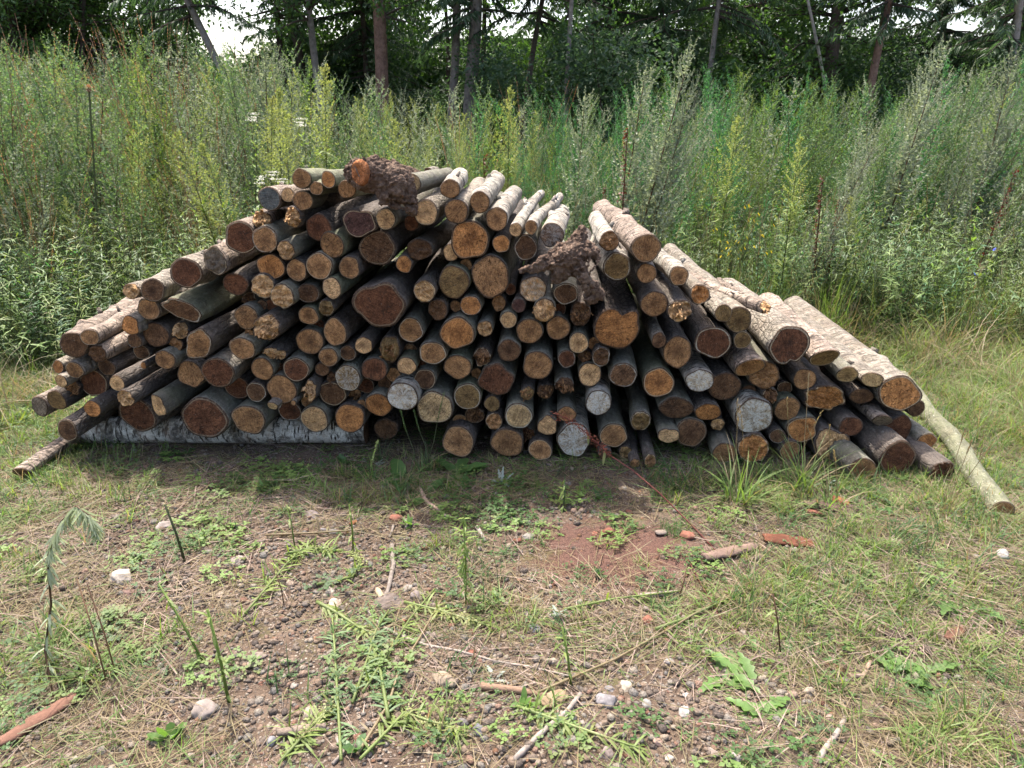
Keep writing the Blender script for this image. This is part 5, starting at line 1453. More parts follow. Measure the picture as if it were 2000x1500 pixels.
STC = {'br': (.2, .13, .09), 'gy': (.27, .23, .2), 'dk': (.12, .08, .065), 'pk': (.36, .25, .2)}
for a in [
    ([(712, 1190), (740, 1220), (780, 1248), (830, 1268), (900, 1283), (960, 1298), (1040, 1312), (1115, 1328)], .006, .003, 'gy', 'long curved grey branch running right from beside the flat brown stone'),
    ([(1003, 1500), (1050, 1455), (1100, 1410), (1132, 1368)], .0085, .0065, 'gy', 'straight pale brown stick at the bottom edge right of centre'),
    ([(1598, 1500), (1625, 1450), (1652, 1405)], .0085, .007, 'gy', 'short grey stick at the bottom edge, right of the bare soil'),
    ([(765, 1068), (768, 1110), (757, 1160), (750, 1182)], .010, .008, 'gy', 'upright-lying grey-brown stick ending on the flat brown stone'),
    ([(768, 1030), (760, 1052)], .006, .005, 'gy', 'short stick end above the grey-brown stick'),
    ([(818, 953), (835, 980), (862, 1000)], .009, .008, 'pk', 'short peeling twig below the broad leaves'),
    ([(932, 1030), (947, 1057)], .009, .008, 'gy', 'stubby grey stick in the green patch left of the bare soil'),
    ([(1800, 1030), (1850, 1075), (1900, 1105), (1950, 1150)], .010, .008, 'dk', 'long dark twig on the grass below the sticking-out pole'),
    ([(1715, 945), (1760, 975), (1790, 1010)], .012, .010, 'dk', 'black branch end in the shade beneath the broad low log'),
    ([(1250, 1166), (1290, 1162), (1322, 1160)], .011, .009, 'gy', 'short pale driftwood-like stick below the bare soil'),
    ([(1150, 1160), (1165, 1120), (1178, 1083)], .004, .003, 'br', 'thin brown twig crossing the bare soil patch'),
    ([(660, 1450), (672, 1480), (650, 1500)], .006, .006, 'gy', 'short grey twig at the bottom edge left of centre'),
    ([(1660, 1320), (1688, 1318), (1700, 1290)], .008, .006, 'pk', 'crooked stick knee among straw at lower right'),
    ([(1535, 1210), (1590, 1262)], .006, .004, 'gy', 'thin grey twig among the grass above the stick knee'),
    ([(1800, 1470), (1900, 1440), (1960, 1415)], .005, .003, 'pk', 'thin straight tan twig at the lower right corner'),
    ([(940, 1355), (1000, 1362), (1068, 1370)], .012, .009, 'br', 'short brown stick beside the tan bark flake at bottom centre'),
    ([(0, 1128), (45, 1138), (90, 1150)], .004, .003, 'dk', 'thin dark twig at the left edge')]:
    stick(a[0], a[1], a[2], STC[a[3]], a[4])
# flat pieces of bark and board
M_FLAKE = plain_mat('bark_flake', (.2, .12, .08), .35, 25.0, .9, .8, True, .006)
def flake(px, py, L, W, T, ang, colr, label, name='bark_piece', cat='bark piece', tilt=.06):
    p = on_ground(px, py); p.z = gz(p.x, p.y); g = random.Random(int(px + py)); V = []; F = []; nx, ny = 14, 5
    for s_ in (1, -1):
        for i in range(nx + 1):
            for j in range(ny + 1):
                u, w_ = i / nx * 2 - 1, j / ny * 2 - 1
                ww = W / 2 * (1 - .35 * abs(u) ** 3) * (1 + .25 * mnoise.noise(Vector((u * 2.5, px, w_)))); x = u * L / 2 + .06 * L * mnoise.noise(Vector((w_ * 2, py, 0)))
                z = T * .5 * s_ * (1 - .5 * abs(w_)) + T * 1.0 + .3 * T * mnoise.noise(Vector((u * 5, w_ * 3, px))) + .35 * T * (1 - w_ * w_)
                V.append((x, w_ * ww, z))
    M_ = (nx + 1) * (ny + 1)
    for i in range(nx):
        for j in range(ny):
            a = i * (ny + 1) + j; F.append((a, a + ny + 1, a + ny + 2, a + 1)); F.append((M_ + a, M_ + a + 1, M_ + a + ny + 2, M_ + a + ny + 1))
    for i in range(nx):
        a = i * (ny + 1); F.append((a, M_ + a, M_ + a + ny + 1, a + ny + 1)); a += ny; F.append((a, a + ny + 1, M_ + a + ny + 1, M_ + a))
    for j in range(ny):
        a = j; F.append((a, a + 1, M_ + a + 1, M_ + a)); a += nx * (ny + 1); F.append((a, M_ + a, M_ + a + 1, a + 1))
    o = link(name, mesh(name, V, F, [M_FLAKE]), None, p); o.rotation_euler = (tilt * .5, tilt, R(ang)); o.color = (*[c_ * .6 for c_ in colr], 1); tag(o, label, cat, 'wood scraps on the ground'); return o
for a in [
    (75, 1405, .21, .045, .012, 62, (.19, .10, .07), 'long reddish-brown strip of bark at the lower left'),
    (1425, 1085, .26, .05, .016, 24, (.22, .15, .12), 'weathered brown board piece under the red stalk\'s foot'),
    (1540, 1062, .20, .07, .010, -8, (.22, .085, .05), 'crumbling red rotten board in the grass right of the red stalk'),
    (1620, 1000, .22, .06, .014, -12, (.17, .11, .09), 'dark flat bark piece in the pile\'s shade at right'),
    (1640, 985, .08, .05, .012, -40, (.3, .12, .06), 'small orange-brown bark chip above the dark flat piece'),
    (1865, 1238, .12, .04, .012, 35, (.16, .08, .055), 'dark brown bark strip among cut leaves at right'),
    (1750, 1240, .09, .05, .008, 20, (.10, .07, .055), 'dark curled bark beside the brown strip at right'),
    (1080, 1378, .085, .05, .010, 35, (.42, .31, .2), 'light tan bark flake at bottom centre'),
    (590, 1432, .13, .028, .012, 14, (.38, .3, .24), 'pale splintered wood chip at lower left of centre'),
    (742, 1165, .05, .022, .012, -60, (.55, .42, .28), 'fresh yellow wood splinter on the flat brown stone'),
    (1290, 1045, .05, .03, .01, 15, (.3, .24, .2), 'grey-brown chip right of the brick crumb on bare soil'),
    (1395, 1270, .09, .05, .004, 30, (.24, .18, .16), 'curled dead brown leaf at the edge of the bare soil'),
    (1610, 1120, .06, .05, .006, 10, (.11, .08, .07), 'black-brown scrap lying on the straw at right'),
    (690, 1025, .04, .02, .006, 60, (.33, .15, .07), 'rusty dead leaf standing left of the brick lump'),
    (1630, 1300, .06, .03, .006, -30, (.36, .19, .11), 'light rusty bark chip left of the stick knee')]:
    flake(*a)
# stones and bits of brick
def stone(px, py, rpx, colr, label, name='stone', group='larger stones lying on the ground', cat='stone', sq=.62, asp=1.3, ang=0.0, sub=3, rough=.28):
    import bmesh
    p = on_ground(px, py); s_ = rpx / FPX * (p - CAM).length; g = random.Random(int(px * 3 + py)); bm = bmesh.new(); bmesh.ops.create_icosphere(bm, subdivisions=sub, radius=1.0); o3 = Vector((g.uniform(0, 90), 0, 0))
    for v_ in bm.verts:
        k = .84 + rough * 1.2 * mnoise.noise(v_.co * 1.0 + o3) + rough * .8 * mnoise.noise(v_.co * 2.3 + o3) + .09 * mnoise.noise(v_.co * 6 + o3)
        v_.co = Vector((v_.co.x * asp, v_.co.y * .95, v_.co.z * sq)) * k * s_
    me = bpy.data.meshes.new(name); bm.to_mesh(me); bm.free(); me.materials.append(M_STONE); me.polygons.foreach_set('use_smooth', [True] * len(me.polygons))
    o = link(name, me, None, (p.x, p.y, gz(p.x, p.y) + s_ * sq * .2)); o.rotation_euler = (g.uniform(-.15, .15), g.uniform(-.15, .15), ang or g.uniform(0, 6.28)); o.color = (*[c_ * .68 for c_ in colr], 1); tag(o, label, cat, group); return o
BRK = (.25, .105, .072)
for a in [
    (755, 1182, 30, (.2, .16, .14), 'flat round brown stone under the stick end, left of centre', .22, 1.05), (238, 1130, 20, (.42, .37, .32), 'pale pinkish boulder-like stone at left', .6, 1.2),
    (645, 1158, 11, (.46, .38, .31), 'light stone, upper of the pale pair left of the flat brown one', .7, 1.0), (655, 1180, 13, (.48, .38, .3), 'oblong light stone, lower of the pale pair', .5, 1.5),
    (610, 1007, 14, (.22, .18, .17), 'flat purplish stone right of the thin green shoots', .3, 1.3), (630, 1037, 8, (.24, .22, .22), 'small round grey stone above the long straw', .7, 1.0), (650, 1040, 11, (.22, .2, .19), 'flat grey stone beside the small round one', .35, 1.3),
    (812, 1165, 14, (.24, .2, .19), 'dull stone right of the flat brown stone', .6, 1.0), (795, 1150, 9, (.3, .27, .24), 'pale oval pebble above the dull stone', .6, 1.3), (462, 1097, 16, (.25, .21, .19), 'flat stone below the green clover patch', .35, 1.5),
    (325, 1030, 12, (.26, .22, .2), 'oblong stone behind the leaning cut stalk', .45, 1.5), (252, 1157, 11, (.2, .13, .11), 'reddish dark stone below the pale boulder', .5, 1.4), (350, 1187, 8, (.12, .12, .13), 'dark blue-grey pebble beside the straw', .7, 1.1),
    (605, 1396, 14, (.3, .25, .2), 'rounded brown stone above the splintered wood chip', .7, 1.0), (868, 1340, 18, (.3, .24, .18), 'rough tan rock in the lower middle', .6, 1.4), (530, 1448, 11, (.24, .24, .25), 'blue-grey stone at the left end of the wood chip', .9, .9),
    (545, 1420, 11, (.33, .24, .19), 'reddish stone above the wood chip', .5, 1.2), (935, 1437, 12, (.2, .2, .22), 'dark slate pebble at bottom centre', .45, 1.2), (988, 1445, 10, (.33, .27, .23), 'round brown pebble right of the slate one', .8, 1.0),
    (1183, 1383, 19, (.32, .3, .31), 'largest light grey stone on the soil at bottom right of centre', .55, 1.2), (1222, 1350, 13, (.38, .33, .27), 'tan stone upper right of the largest light grey one', .6, 1.2), (1190, 1352, 9, (.32, .3, .3), 'small grey stone left of the tan one', .5, 1.2),
    (1262, 1385, 10, (.36, .34, .32), 'round pale pebble right of the largest light grey stone', .8, 1.0), (1335, 1400, 12, (.38, .36, .34), 'flat pale grey stone on the soil right of the round pebble', .35, 1.3), (1306, 1297, 9, (.33, .3, .29), 'small grey stone on the soil near the cut leaves', .6, 1.2),
    (1340, 1367, 8, (.42, .4, .38), 'light pebble above the flat pale grey stone', .6, 1.0), (1112, 1416, 13, (.3, .27, .24), 'grey-brown stone beside the straight pale stick', .5, 1.2), (1135, 1426, 9, (.3, .26, .23), 'brown pebble right of the grey-brown stone', .6, 1.1),
    (1170, 1430, 9, (.32, .28, .26), 'pebble below the largest light grey stone', .6, 1.2), (1186, 1484, 14, (.25, .2, .18), 'lumpy brown stone at the bottom edge right of centre', .7, 1.0), (1285, 1462, 9, (.36, .24, .19), 'pinkish round pebble near the bottom edge', .7, 1.1),
    (1305, 1492, 10, (.42, .36, .3), 'cream stone cut by the bottom edge', .7, .9), (1390, 1484, 10, (.33, .27, .23), 'flat brownish stone near the bottom edge at right', .5, 1.3), (1437, 1490, 9, (.33, .3, .28), 'grey pebble near the bottom edge beside the brownish one', .6, 1.2),
    (1582, 1352, 13, (.4, .33, .26), 'tan egg-shaped stone in the hollow at right', .8, .8), (1620, 1405, 9, (.42, .31, .26), 'pinkish pebble below the egg-shaped stone', .6, 1.1), (1048, 1180, 15, (.27, .27, .2), 'mossy flat green-grey stone left below the bare soil', .4, 1.1),
    (1047, 1237, 15, (.2, .19, .2), 'dark grey stone under the silvery leaves', .5, 1.0), (1073, 1146, 6, (.33, .28, .26), 'tiny pale stone above the mossy flat one', .7, 1.0), (1032, 1047, 12, (.27, .25, .22), 'grey angular stone at the left of the bare soil', .5, 1.1),
    (1955, 1095, 12, (.3, .29, .28), 'whitish stone in the grass at the right edge', .6, 1.2), (400, 1390, 22, (.24, .2, .18), 'brown pointed rock at lower left', .6, 1.0), (10, 960, 10, (.35, .3, .26), 'pale stone at the left edge by the bent pole', .5, 1.2), (880, 1345, 9, (.3, .28, .26), 'grey pebble beside the rough tan rock', .6, 1.0),
    (575, 1340, 9, (.3, .26, .23), 'brown pebble above the rounded brown stone', .6, 1.0), (495, 1300, 12, (.3, .24, .2), 'reddish flat stone at left of the cut green stalks', .5, 1.2), (505, 1285, 12, (.26, .21, .18), 'brown flat stone touching the reddish flat one', .4, 1.5)]:
    stone(a[0], a[1], a[2], a[3], a[4], sq=a[5], asp=a[6])
for a in [(1187, 1042, 13, 'biggest brick-red lump on the bare soil', .8), (773, 1015, 12, 'rusty brick lump below the broad leaves', .7), (1345, 1050, 14, 'brick-red lump under the fine grass tuft', .6), (1264, 1215, 14, 'bright orange brick piece among straw below the bare soil', .7),
        (1162, 1045, 7, 'small brick crumb left of the biggest brick lump', .5), (1012, 1056, 9, 'brick crumb at the left edge of the bare soil', .5), (1230, 1003, 8, 'small brick chip between the bare soil and the logs', .5), (790, 1213, 8, 'orange brick chip beneath the flat brown stone', .5),
        (922, 1280, 7, 'orange brick chip on the long curved branch', .5), (960, 1160, 6, 'tiny brick chip right of the fallen green plume', .6), (1590, 1008, 14, 'reddish brick lump at the end of the dark flat bark', .5), (1685, 985, 7, 'small brick chip in shade under the right logs', .5),
        (1500, 1290, 7, 'small brick chip in the straw at right', .5), (1120, 1232, 5, 'tiny brick chip right of the silvery leaves', .5)]:
    stone(a[0], a[1], a[2], BRK, a[3], 'brick_lump', 'bits of old brick on the ground', 'brick piece', a[4], 1.15, 0.0, 2, .4)
# pine cone
def cone(px, py, s_, label):
    p = on_ground(px, py); r = empty('pine_cone', (p.x, p.y, gz(p.x, p.y) + .016), (0, 0, .3)); tag(r, label, 'pine cone', 'pine cones')
    v = VB(); g = random.Random(2); v.tube([Vector((-.03, 0, 0)), Vector((0, 0, 0)), Vector((.03, 0, 0))], [.006, .011, .004], 0, 8); cb = link('core', v.mesh('core', [M_CRUMB], True), r)
    for k in range(60):
        t = k / 60; a = k * 2.4; rr = .015 * math.sin(math.pi * (.2 + .75 * t)) + .002; d = Vector((.5, math.cos(a), math.sin(a))); v2 = VB()
        p0 = Vector((-.028 + .056 * t, math.cos(a) * rr * .5, math.sin(a) * rr * .5)); v2.kite(p0, d, .014, .011, 0, 0, Vector((1, 0, 0))); v2.tube([p0, p0 + d.normalized() * .011], [.002, .0035], 0, 4)
        link('scale', v2.mesh('scale', [M_FLAKE]), r).color = (.2, .14, .1, 1)
    r.scale = (s_,) * 3
cone(632, 938, 1.1, 'brown pine cone lying in front of the birch trunk')
cone(418, 950, .9, 'second pine cone left of the other, before the wide dark end')

# --- small plants on the ground
def on(px, py): p = on_ground(px, py); p.z = gz(p.x, p.y) - .003; return p
def leafy(px, py, n, L, W, mat, label, name='broadleaf_weed', cat='plant', group=None, el=(.05, .6), bend=.5, lobes=False, seed=1, droop=0, spread=.01):
    r = empty(name, on(px, py)); tag(r, label, cat, group); g = random.Random(seed + int(px))
    for k in range(n):
        v = VB(); d = rdir(g, g.uniform(*el)); Lk = L * g.uniform(.6, 1.15); p = Vector((g.uniform(-spread, spread), g.uniform(-spread, spread), .004))
        # broad blade with a raised midrib and wavy edge
        seg = 9; c = p.copy(); dd = d.copy(); sd = d.cross(Vector((0, 0, 1))).normalized(); prev = None
        for s_ in range(seg + 1):
            t = s_ / seg; ww = W * .5 * math.sin(math.pi * min(1, .06 + .94 * t)) ** .75 * g.uniform(.8, 1.15)
            if lobes and s_ % 2: ww *= .45
            if t < .2: ww = max(.0015, ww * .3)
            wv = Vector((0, 0, g.uniform(-.1, .35) * ww)); j = len(v.V); v.V += [c + sd * ww + wv, c + Vector((0, 0, -.15 * ww)), c - sd * ww + wv]
            if prev is not None: v.F += [(prev, prev + 1, j + 1, j), (prev + 1, prev + 2, j + 2, j + 1)]; v.M += [0, 0]
            prev = j; dd = (dd + Vector((0, 0, -bend / seg))).normalized()
            c = c + dd * (Lk / seg)
            if c.z < .004: c.z = .004
        link('leaf', v.mesh('leaf', [mat], True), r)
    return r
M_BROAD = leaf_mat('broad_leaf', (.075, .15, .04), (1.05, 1.2, .55), .25, None, .45)
M_BROADB = leaf_mat('bright_broad_leaf', (.12, .21, .05), (1.1, 1.2, .55), .25, None, .45)
M_SILV2 = leaf_mat('silver_leaf', (.30, .34, .29), (.9, 1, .9), .2)
for a in [(790, 935, 8, .17, .07, M_BROAD, 'broad-leaved rosette left of the seedy grass tuft under the cream end'), (890, 925, 8, .16, .06, M_BROAD, 'broad-leaved rosette right of the seedy grass tuft'), (835, 965, 5, .14, .05, M_BROAD, 'flat toothed leaves below the seedy grass tuft')]:
    leafy(*a, group='broad-leaved rosettes before the pile', el=(.05, .55))
for a in [(1440, 1325, 12, .12, .05, M_BROADB, 'limp bright green cut leaves, left of the two heaps at lower right'), (1480, 1400, 7, .11, .045, M_BROADB, 'limp green leaves below the larger limp heap'), (1530, 1290, 9, .12, .045, M_BROADB, 'limp cut leaves right of the larger heap'),
          (1870, 1170, 14, .15, .05, M_BROADB, 'bright cut leaves lying on straw at the right edge'), (1800, 1230, 9, .13, .04, M_BROAD, 'darker cut leaves left of the bright ones at right'), (1790, 1320, 10, .13, .045, M_BROADB, 'pale cut leaves in the middle of the straw at right'),
          (1760, 1000, 9, .13, .028, M_BROAD, 'jagged thistle-like weed before the broad low log'), (1900, 1240, 6, .12, .04, M_BROADB, 'single limp leaves near the dark bark strip')]:
    leafy(*a, name='cut_leaves', group='limp cut leaves on the ground', el=(.02, .5), lobes=True, spread=.05)
for a in [(980, 945, 9, .09, .02, M_SILV2, 'silver-leaved sprig before the egg-brown ground log'), (1085, 1215, 7, .06, .02, M_SILV2, 'silver-leaved sprig on top of a cut stalk at bottom centre'), (1620, 945, 8, .10, .02, M_SILV2, 'silvery leaves in the shade under the right logs'), (735, 905, 5, .06, .014, M_SILV2, 'small silver sprig at the right end of the birch trunk'), (965, 1335, 6, .06, .016, M_SILV2, 'pale silver-green sprig beside the rough tan rock')]:
    leafy(*a, name='silver_sprig', group='silver-leaved sprigs', el=(.1, 1.1), lobes=True, bend=.7)
for a in [(800, 1030, 9, .06, .014, M_BROADB, 'bright green seedling right of the rusty brick lump'), (1170, 975, 6, .05, .02, M_CLOVER, 'round-leaved seedling just above the bare soil'), (1170, 1125, 9, .035, .015, M_CLOVER, 'small green seedling at the lower edge of the bare soil'), (330, 1440, 8, .06, .03, M_BROADB, 'bright seedling at lower left'), (695, 1470, 7, .05, .025, M_BROAD, 'toothed green seedling at the bottom edge left of centre'),
          (510, 955, 8, .06, .014, M_BROADB, 'small light green shoot before the birch trunk'), (105, 880, 8, .07, .018, M_PLUME, 'yellowing leaves beside the bent pole'), (1020, 1390, 8, .05, .02, M_BROADB, 'seedling at bottom centre left of the straight pale stick'), (670, 900, 6, .05, .02, M_BROAD, 'leafy shoot at the birch trunk\'s right end')]:
    leafy(*a, name='seedling', group='seedlings on the ground', el=(.3, 1.3), bend=.4)
def tuft(px, py, seed, n, l0, l1, W, mat, label, heads=0, el=(.5, 1.4), spread=.05, bend=(.6, 1.7), mat2=None, name='grass_tuft'):
    me = grass_clump(seed, n, l0, l1, mat, W, el, spread, bend, heads, mat2, 6); r = empty(name, on(px, py)); tag(r, label, 'grass tuft', 'grass tufts before the pile')
    for nm, m_ in split_plant(me, [(0, 'blades'), (1, 'dry_blades')]): link(nm, m_, r)
for a in [(1560, 960, 1, 70, .14, .40, .008, M_GRASS, 'big tuft of long arching grass in front of the right logs'), (1440, 985, 2, 60, .14, .38, .008, M_GRASS, 'arching grass tuft left of the biggest one, behind the red stalk'), (1330, 955, 3, 40, .12, .34, .007, M_GRASSD, 'arching grass tuft below the fresh peach end'),
          (1310, 1040, 4, 130, .05, .12, .0018, M_GRASSD, 'dense fine green tuft beside the bare soil'), (1400, 1030, 5, 50, .05, .15, .004, M_GRASS, 'small tuft right of the dense fine one'), (1620, 1000, 6, 40, .12, .30, .007, M_GRASS, 'grass tuft right of the biggest one'),
          (840, 920, 7, 50, .10, .24, .005, M_GRASS, 'tuft with green bristly seed spikes under the cream end'), (1470, 1150, 8, 60, .08, .22, .006, M_GRASS, 'grass heap left of the red rotten board'), (185, 1310, 9, 60, .10, .28, .005, M_GRASS, 'grass tuft with tan dead stems at lower left'),
          (110, 1280, 10, 40, .08, .22, .005, M_GRASS, 'thin green tuft left of the tan-stemmed one'), (1680, 1240, 11, 50, .08, .22, .005, M_GRASS, 'grass tuft in the straw at right'), (60, 940, 12, 60, .08, .22, .004, M_GRASS, 'grass tuft under the bent pole'),
          (1840, 990, 13, 50, .10, .28, .003, M_STRAW, 'wispy dry tuft left of the pole sticking out at right'), (1100, 925, 14, 30, .06, .16, .004, M_GRASSD, 'small tuft before the grey-white end'), (1700, 960, 15, 30, .08, .2, .004, M_GRASSD, 'shaded tuft beneath the right logs'), (740, 895, 16, 40, .06, .17, .004, M_GRASSD, 'tuft at the right end of the birch trunk')]:
    tuft(*a, mat2=M_STRAW if a[7] is not M_GRASSD else None, heads=3 if a[2] in (1, 2, 6, 13) else 0)
# bristly green seed spikes
def stalk(pts, r0, r1, mat, label, name='cut_stalk', group='cut green stalks on the ground', cat='stalk', z=None, leaves=0, lmat=None, ll=.05, lw=.006, tip=0, tmat=None, Y=None, seed=1, spike=None):
    """pts: photograph px (+ height above ground in m as third value)"""
    P3 = []; g = random.Random(seed + int(pts[0][0]) + int(pts[0][1]))
    for q in pts:
        if len(q) == 3:       # given height: the place where the line of sight meets that height
            p = on_ground(q[0], q[1], q[2])
        else: p = on_ground(q[0], q[1]); p.z = gz(p.x, p.y) + r0 + .012
        P3.append(p)
    c = P3[0].copy(); r = empty(name, c); tag(r, label, cat, group)
    W = []
    for k in range(len(P3) - 1):
        for j in range(4): W.append(P3[k].lerp(P3[k + 1], j / 4) - c)
    W.append(P3[-1] - c); v = VB(); v.tube(W, [r0 + (r1 - r0) * k / (len(W) - 1) for k in range(len(W))], 0, 6)
    link('stem', v.mesh('stem', [mat], True), r)
    if leaves:
        v = VB()
        for k in range(leaves):
            t = g.uniform(.05, 1) * (len(W) - 1); i = min(len(W) - 2, int(t)); p = W[i].lerp(W[i + 1], t - i); ax = (W[i + 1] - W[i]).normalized(); L = ll * g.uniform(.6, 1.2)
            d = rdir(g, g.uniform(-.5, .6)) + ax * .9; v.kite(p, d, L, lw, 0, .5, None, 3)
        for q_ in range(len(v.V)):
            if v.V[q_].z + c.z < .004: v.V[q_] = Vector((v.V[q_].x, v.V[q_].y, .004 - c.z))
        link('foliage', v.mesh('foliage', [lmat or mat]), r)
    if tip:
        v = VB()
        for k in range(tip):
            t = (.45 + .55 * g.random()) * (len(W) - 1); i = min(len(W) - 2, int(t)); p = W[i].lerp(W[i + 1], t - i); d = rdir(g, g.uniform(-.9, .9)); rr = g.uniform(0, .028)
            p = p + d * rr; s_ = g.uniform(.006, .013)
            if p.z + c.z < .003: p.z = .003 - c.z
            v.kite(p, rdir(g, g.uniform(-.5, .9)), s_, s_ * .6, 0)
        link('seed_head', v.mesh('seed_head', [tmat]), r)
    return r
# the red dock stalk leaning up before the logs, from the board to the grey-white end
g0 = on_ground(1412, 1092)
def air(px, py, Y): p = at(px, py, Y); return p
def air_stalk(P3, r0, r1, mat, label, name, cat, group=None, bits=None, bmat=None, blen=.02, leaves=(), lmat=None, bw=.55, brad=.02, bt=(.55, 1)):
    c = P3[0].copy(); r = empty(name, c); tag(r, label, cat, group); W = [p - c for p in P3]; v = VB(); n = len(W); v.tube(W, [r0 + (r1 - r0) * k / (n - 1) for k in range(n)], 0, 6); link('stem', v.mesh('stem', [mat], True), r); g = random.Random(7 + n)
    if bits:
        v = VB()
        for k in range(bits):
            t = g.uniform(*bt) * (n - 1); i = min(n - 2, int(t)); p = W[i].lerp(W[i + 1], t - i) + rdir(g, g.uniform(-1, 1)) * g.uniform(0, brad); s_ = blen * g.uniform(.6, 1.3)
            v.kite(p, rdir(g, g.uniform(-.6, .9)), s_, s_ * bw, 0)
        tag(link('seed_cluster', v.mesh('seed_cluster', [bmat]), r), kind='stuff')
    for (t, dv, L, W_) in leaves:
        v = VB(); i = min(n - 2, int(t * (n - 1))); p = W[i].lerp(W[i + 1], t * (n - 1) - i); v.kite(p, Vector(dv), L, W_, 0, .6, None, 5); link('leaf', v.mesh('leaf', [lmat]), r)
    return r
M_REDST = plain_mat('red_stem', (.105, .03, .024), .3, 60.0, .5, .2)
M_REDSEED = leaf_mat('red_seed', (.28, .09, .05), (1, .6, .5), .3)
base = on_ground(1412, 1092); base.z = gz(base.x, base.y)
air_stalk([base, air(1355, 1030, 2.55), air(1290, 965, 2.66), air(1235, 918, 2.75), air(1190, 888, 2.82), air(1150, 850, 2.88), air(1110, 818, 2.94), air(1078, 806, 2.96)], .0036, .0012, M_REDST,
          'dark red dock stalk with rusty seeds leaning across in front of the logs', 'red_dock_stalk', 'weed', None, 420, M_REDSEED, .009, [(.60, (-.2, -.3, -1), .07, .014), (.72, (.1, -.3, -1), .05, .012)], M_YELLOW and M_PLUME, .8, .028, (.55, .97))
# green seed spikes and tall blades of the tuft under the cream end
for k, (bx, by, tx, ty, lab) in enumerate([(830, 915, 868, 765, 'tallest bristly green seed spike before the cream end'), (815, 920, 782, 800, 'green seed spike left of the cream end, leaning left'), (840, 918, 808, 800, 'green seed spike just left of the tallest, under the chalky end'), (760, 960, 840, 905, 'leaning green flower spike over the left broad leaves'), (700, 1010, 738, 860, 'thin grass stalk leaning right at the end of the birch trunk')]):
    b0 = on(bx, by); tp = at(tx, ty, b0.y + .05); air_stalk([b0, b0.lerp(tp, .35) + Vector((.01, 0, .01)), b0.lerp(tp, .7), tp], .0018, .0012, M_STEMG, lab, 'seed_spike', 'grass stalk', 'green seed spikes', 130, M_HORSE, .006, bt=(.62, 1), brad=.004)
# cut stubs and shoots standing in the soil
for k, (bx, by, tx, ty, r0, mat, lv_, lab) in enumerate([
    (447, 1372, 405, 1190, .005, M_LIME, 14, 'thick cut green stub standing at lower left'), (400, 1300, 310, 1140, .004, M_LIME, 26, 'leaning green shoot left of the thick cut stub'), (362, 1100, 322, 985, .005, M_STEMG, 3, 'cut stub leaning left above the gravel'),
    (330, 1145, 300, 1085, .003, M_STEMB, 2, 'thin brown cut stub under the leaning one'), (690, 1080, 682, 985, .004, M_LIME, 6, 'thin green stub with a crooked top in the middle left'), (576, 1072, 560, 985, .003, M_LIME, 3, 'slender shoot left of the crooked-top stub'),
    (1115, 1345, 1098, 1225, .004, M_LIME, 5, 'upright cut stalk carrying the silver sprig at bottom centre'), (1325, 1170, 1342, 1100, .003, M_STEMB, 0, 'thin dark stub beside the bare soil'), (555, 1185, 540, 1120, .002, M_STEMB, 0, 'thin black stub on the gravel at left'),
    (1100, 1000, 1103, 930, .0025, M_GRASSD, 20, 'upright green sprig above the bare soil'), (910, 1190, 905, 1010, .003, M_LIME, 60, 'drooping feathery green shoot standing in the middle'), (120, 960, 108, 920, .0025, M_LIME, 12, 'short yellow-green shoot below the bent pole'),
    (1525, 1270, 1510, 1160, .003, M_STEMB, 3, 'thin dark stem with round leaves in the straw'), (205, 1320, 150, 1130, .0025, M_REED, 0, 'tan dead stem leaning left in the lower left tuft'), (225, 1310, 170, 1140, .0025, M_REED, 0, 'second tan dead stem in the lower left tuft')]):
    b0 = on(bx, by); tp = at(tx, ty, b0.y + .02 + .05 * (k % 2)); P3 = [b0, b0.lerp(tp, .5) + Vector((.004, 0, 0)), tp]
    r = air_stalk(P3, r0, r0 * .75, mat, lab, 'plant_stub', 'stub', 'plant stubs and shoots before the pile')
    if lv_:
        v = VB(); g = random.Random(k)
        for q_ in range(lv_):
            p = (tp - b0) * g.uniform(.1, 1.0); v.kite(p, rdir(g, g.uniform(-.9, .9)), g.uniform(.02, .06), .008, 0, .6, None, 3)
        link('foliage', v.mesh('foliage', [M_LIME]), r)
# the wilting wormwood at lower left: dark stem, grey-green head hanging over
b0 = on(105, 1385); P3 = [b0, at(88, 1270, 1.78), at(100, 1180, 1.80), at(92, 1090, 1.82), at(118, 1020, 1.84), at(148, 988, 1.85), at(172, 1005, 1.84), at(188, 1040, 1.83)]
r = air_stalk(P3, .004, .0016, M_STEMB, 'wilting tall weed with drooping grey-green tip at lower left', 'wilted_weed', 'weed')
v = VB(); g = random.Random(4); c = P3[0]
for k in range(260):
    t = 3.0 + 4.0 * g.random(); i = min(6, int(t)); p = P3[i].lerp(P3[i + 1], t - i) - c
    v.kite(p, Vector((g.uniform(-.6, .8), g.uniform(-.9, .5), g.uniform(-1.2, -.3))), g.uniform(.025, .06), .006, 0, .2, rdir(g, .4), 3)
for k in range(60):
    t = .6 + 2.6 * g.random(); i = min(6, int(t)); p = P3[i].lerp(P3[i + 1], t - i) - c
    v.kite(p, Vector((g.uniform(-1, 1), g.uniform(-.5, .5), g.uniform(-1.2, .1))), g.uniform(.03, .07), .009, 0, .6, None, 3)
link('foliage', v.mesh('foliage', [leaf_mat('wilted_leaf', (.36, .40, .26), (1, 1.05, .8), .25)]), r)
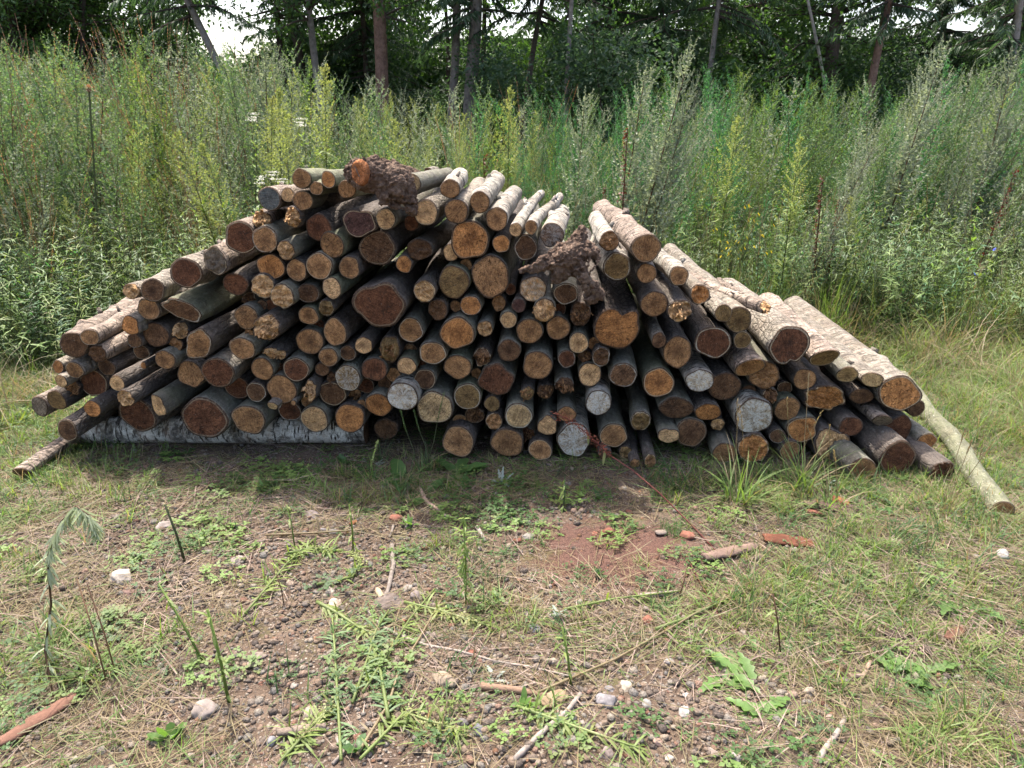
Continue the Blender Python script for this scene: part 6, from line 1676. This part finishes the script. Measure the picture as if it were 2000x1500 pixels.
# cut fleabane stalks lying at the bottom
for pts, lab in [
    ([(668, 1500), (664, 1430), (660, 1360), (655, 1280), (650, 1215)], 'cut green stalk lying straight up from the bottom edge, leftmost of the bundle'), ([(690, 1390), (720, 1300), (735, 1240), (760, 1200)], 'cut stalk with narrow leaves right of the leftmost one'),
    ([(620, 1185), (660, 1205), (700, 1235), (722, 1245)], 'thick pale green stalk lying slantwise left of the long branch'), ([(760, 1420), (745, 1330), (725, 1260)], 'leafy cut stalk leaning against the slanting thick one'),
    ([(710, 1370), (760, 1290), (800, 1220), (850, 1160)], 'long thin green stalk crossing the curved branch'), ([(705, 1500), (760, 1440), (790, 1405), (860, 1430), (900, 1445)], 'cut stalk with bright yellow-green plume at bottom centre'),
    ([(700, 1490), (760, 1390), (780, 1330), (820, 1260), (870, 1170)], 'longest tan stalk crossing the curved branch from the bottom'), ([(545, 1500), (600, 1440), (650, 1390)], 'feathery green stalk left of the bundle at the bottom'),
    ([(790, 1185), (860, 1205), (950, 1235)], 'fallen green plume right of the flat brown stone'), ([(480, 1205), (560, 1110), (615, 1060)], 'long green stalk lying over the gravel at left'), ([(520, 1055), (620, 1048), (740, 1042)], 'bundle of pale straw stalks lying level above the gravel'),
    ([(620, 1150), (690, 1135), (705, 1105), (690, 1085)], 'curled yellow-green sprig below the thin crooked stub'), ([(560, 1090), (610, 1080), (650, 1085)], 'flat yellow-green sprig lying right of the slender shoot'), ([(1050, 1370), (1200, 1300), (1320, 1230), (1400, 1180)], 'long green stalk lying over the straw below the bare soil'),
    ([(1280, 1240), (1340, 1215), (1440, 1165), (1500, 1135)], 'thick olive stalk lying right of the orange brick piece'), ([(1100, 1205), (1200, 1180), (1330, 1160)], 'thin olive stalk lying below the bare soil'), ([(1010, 1400), (1120, 1440), (1250, 1480)], 'green blade bundle lying across at the bottom edge')]:
    pl = 'plume' in lab or 'feathery' in lab or 'sprig' in lab
    dry = 'straw' in lab or 'tan' in lab
    stalk(pts, .0065 if 'thick' in lab else .0045, .003, M_STRAW if dry else M_STALK, lab, leaves=(12 if dry else 26 if 'thin' in lab else 70), lmat=M_STRAW if dry else (M_MUG if 'leafy' in lab or 'leftmost' in lab else M_LIME), ll=.07, lw=.0075, tip=140 if pl else 0, tmat=M_PLUME)
# thin bowing dead stems over the ground
for k, (pts, lab) in enumerate([([(0, 860), (60, 890), (110, 915)], 'pale dead stem leaning in at the left edge below the pole'), ([(1860, 865), (1930, 915), (2000, 975)], 'pale dead stem crossing the pole at right'), ([(1500, 1080), (1560, 1120), (1700, 1180)], 'long straw stalk below the red rotten board'), ([(1560, 1270), (1650, 1370), (1700, 1500)], 'long tan stalk running down to the bottom edge at right'),
        ([(1680, 1120), (1830, 1290), (1890, 1380)], 'long tan stalk left of the bark strip'), ([(300, 950), (200, 1000), (60, 1060)], 'long pale straw lying before the left logs'), ([(1340, 1095), (1370, 1150), (1410, 1220)], 'pink bent stem right of the bare soil')]):
    stalk(pts, .0022, .0014, M_REDST if 'pink' in lab else M_STRAW, lab, 'dead_stem', 'dead pale stems on the ground', leaves=0)
print('objects', len(bpy.data.objects))
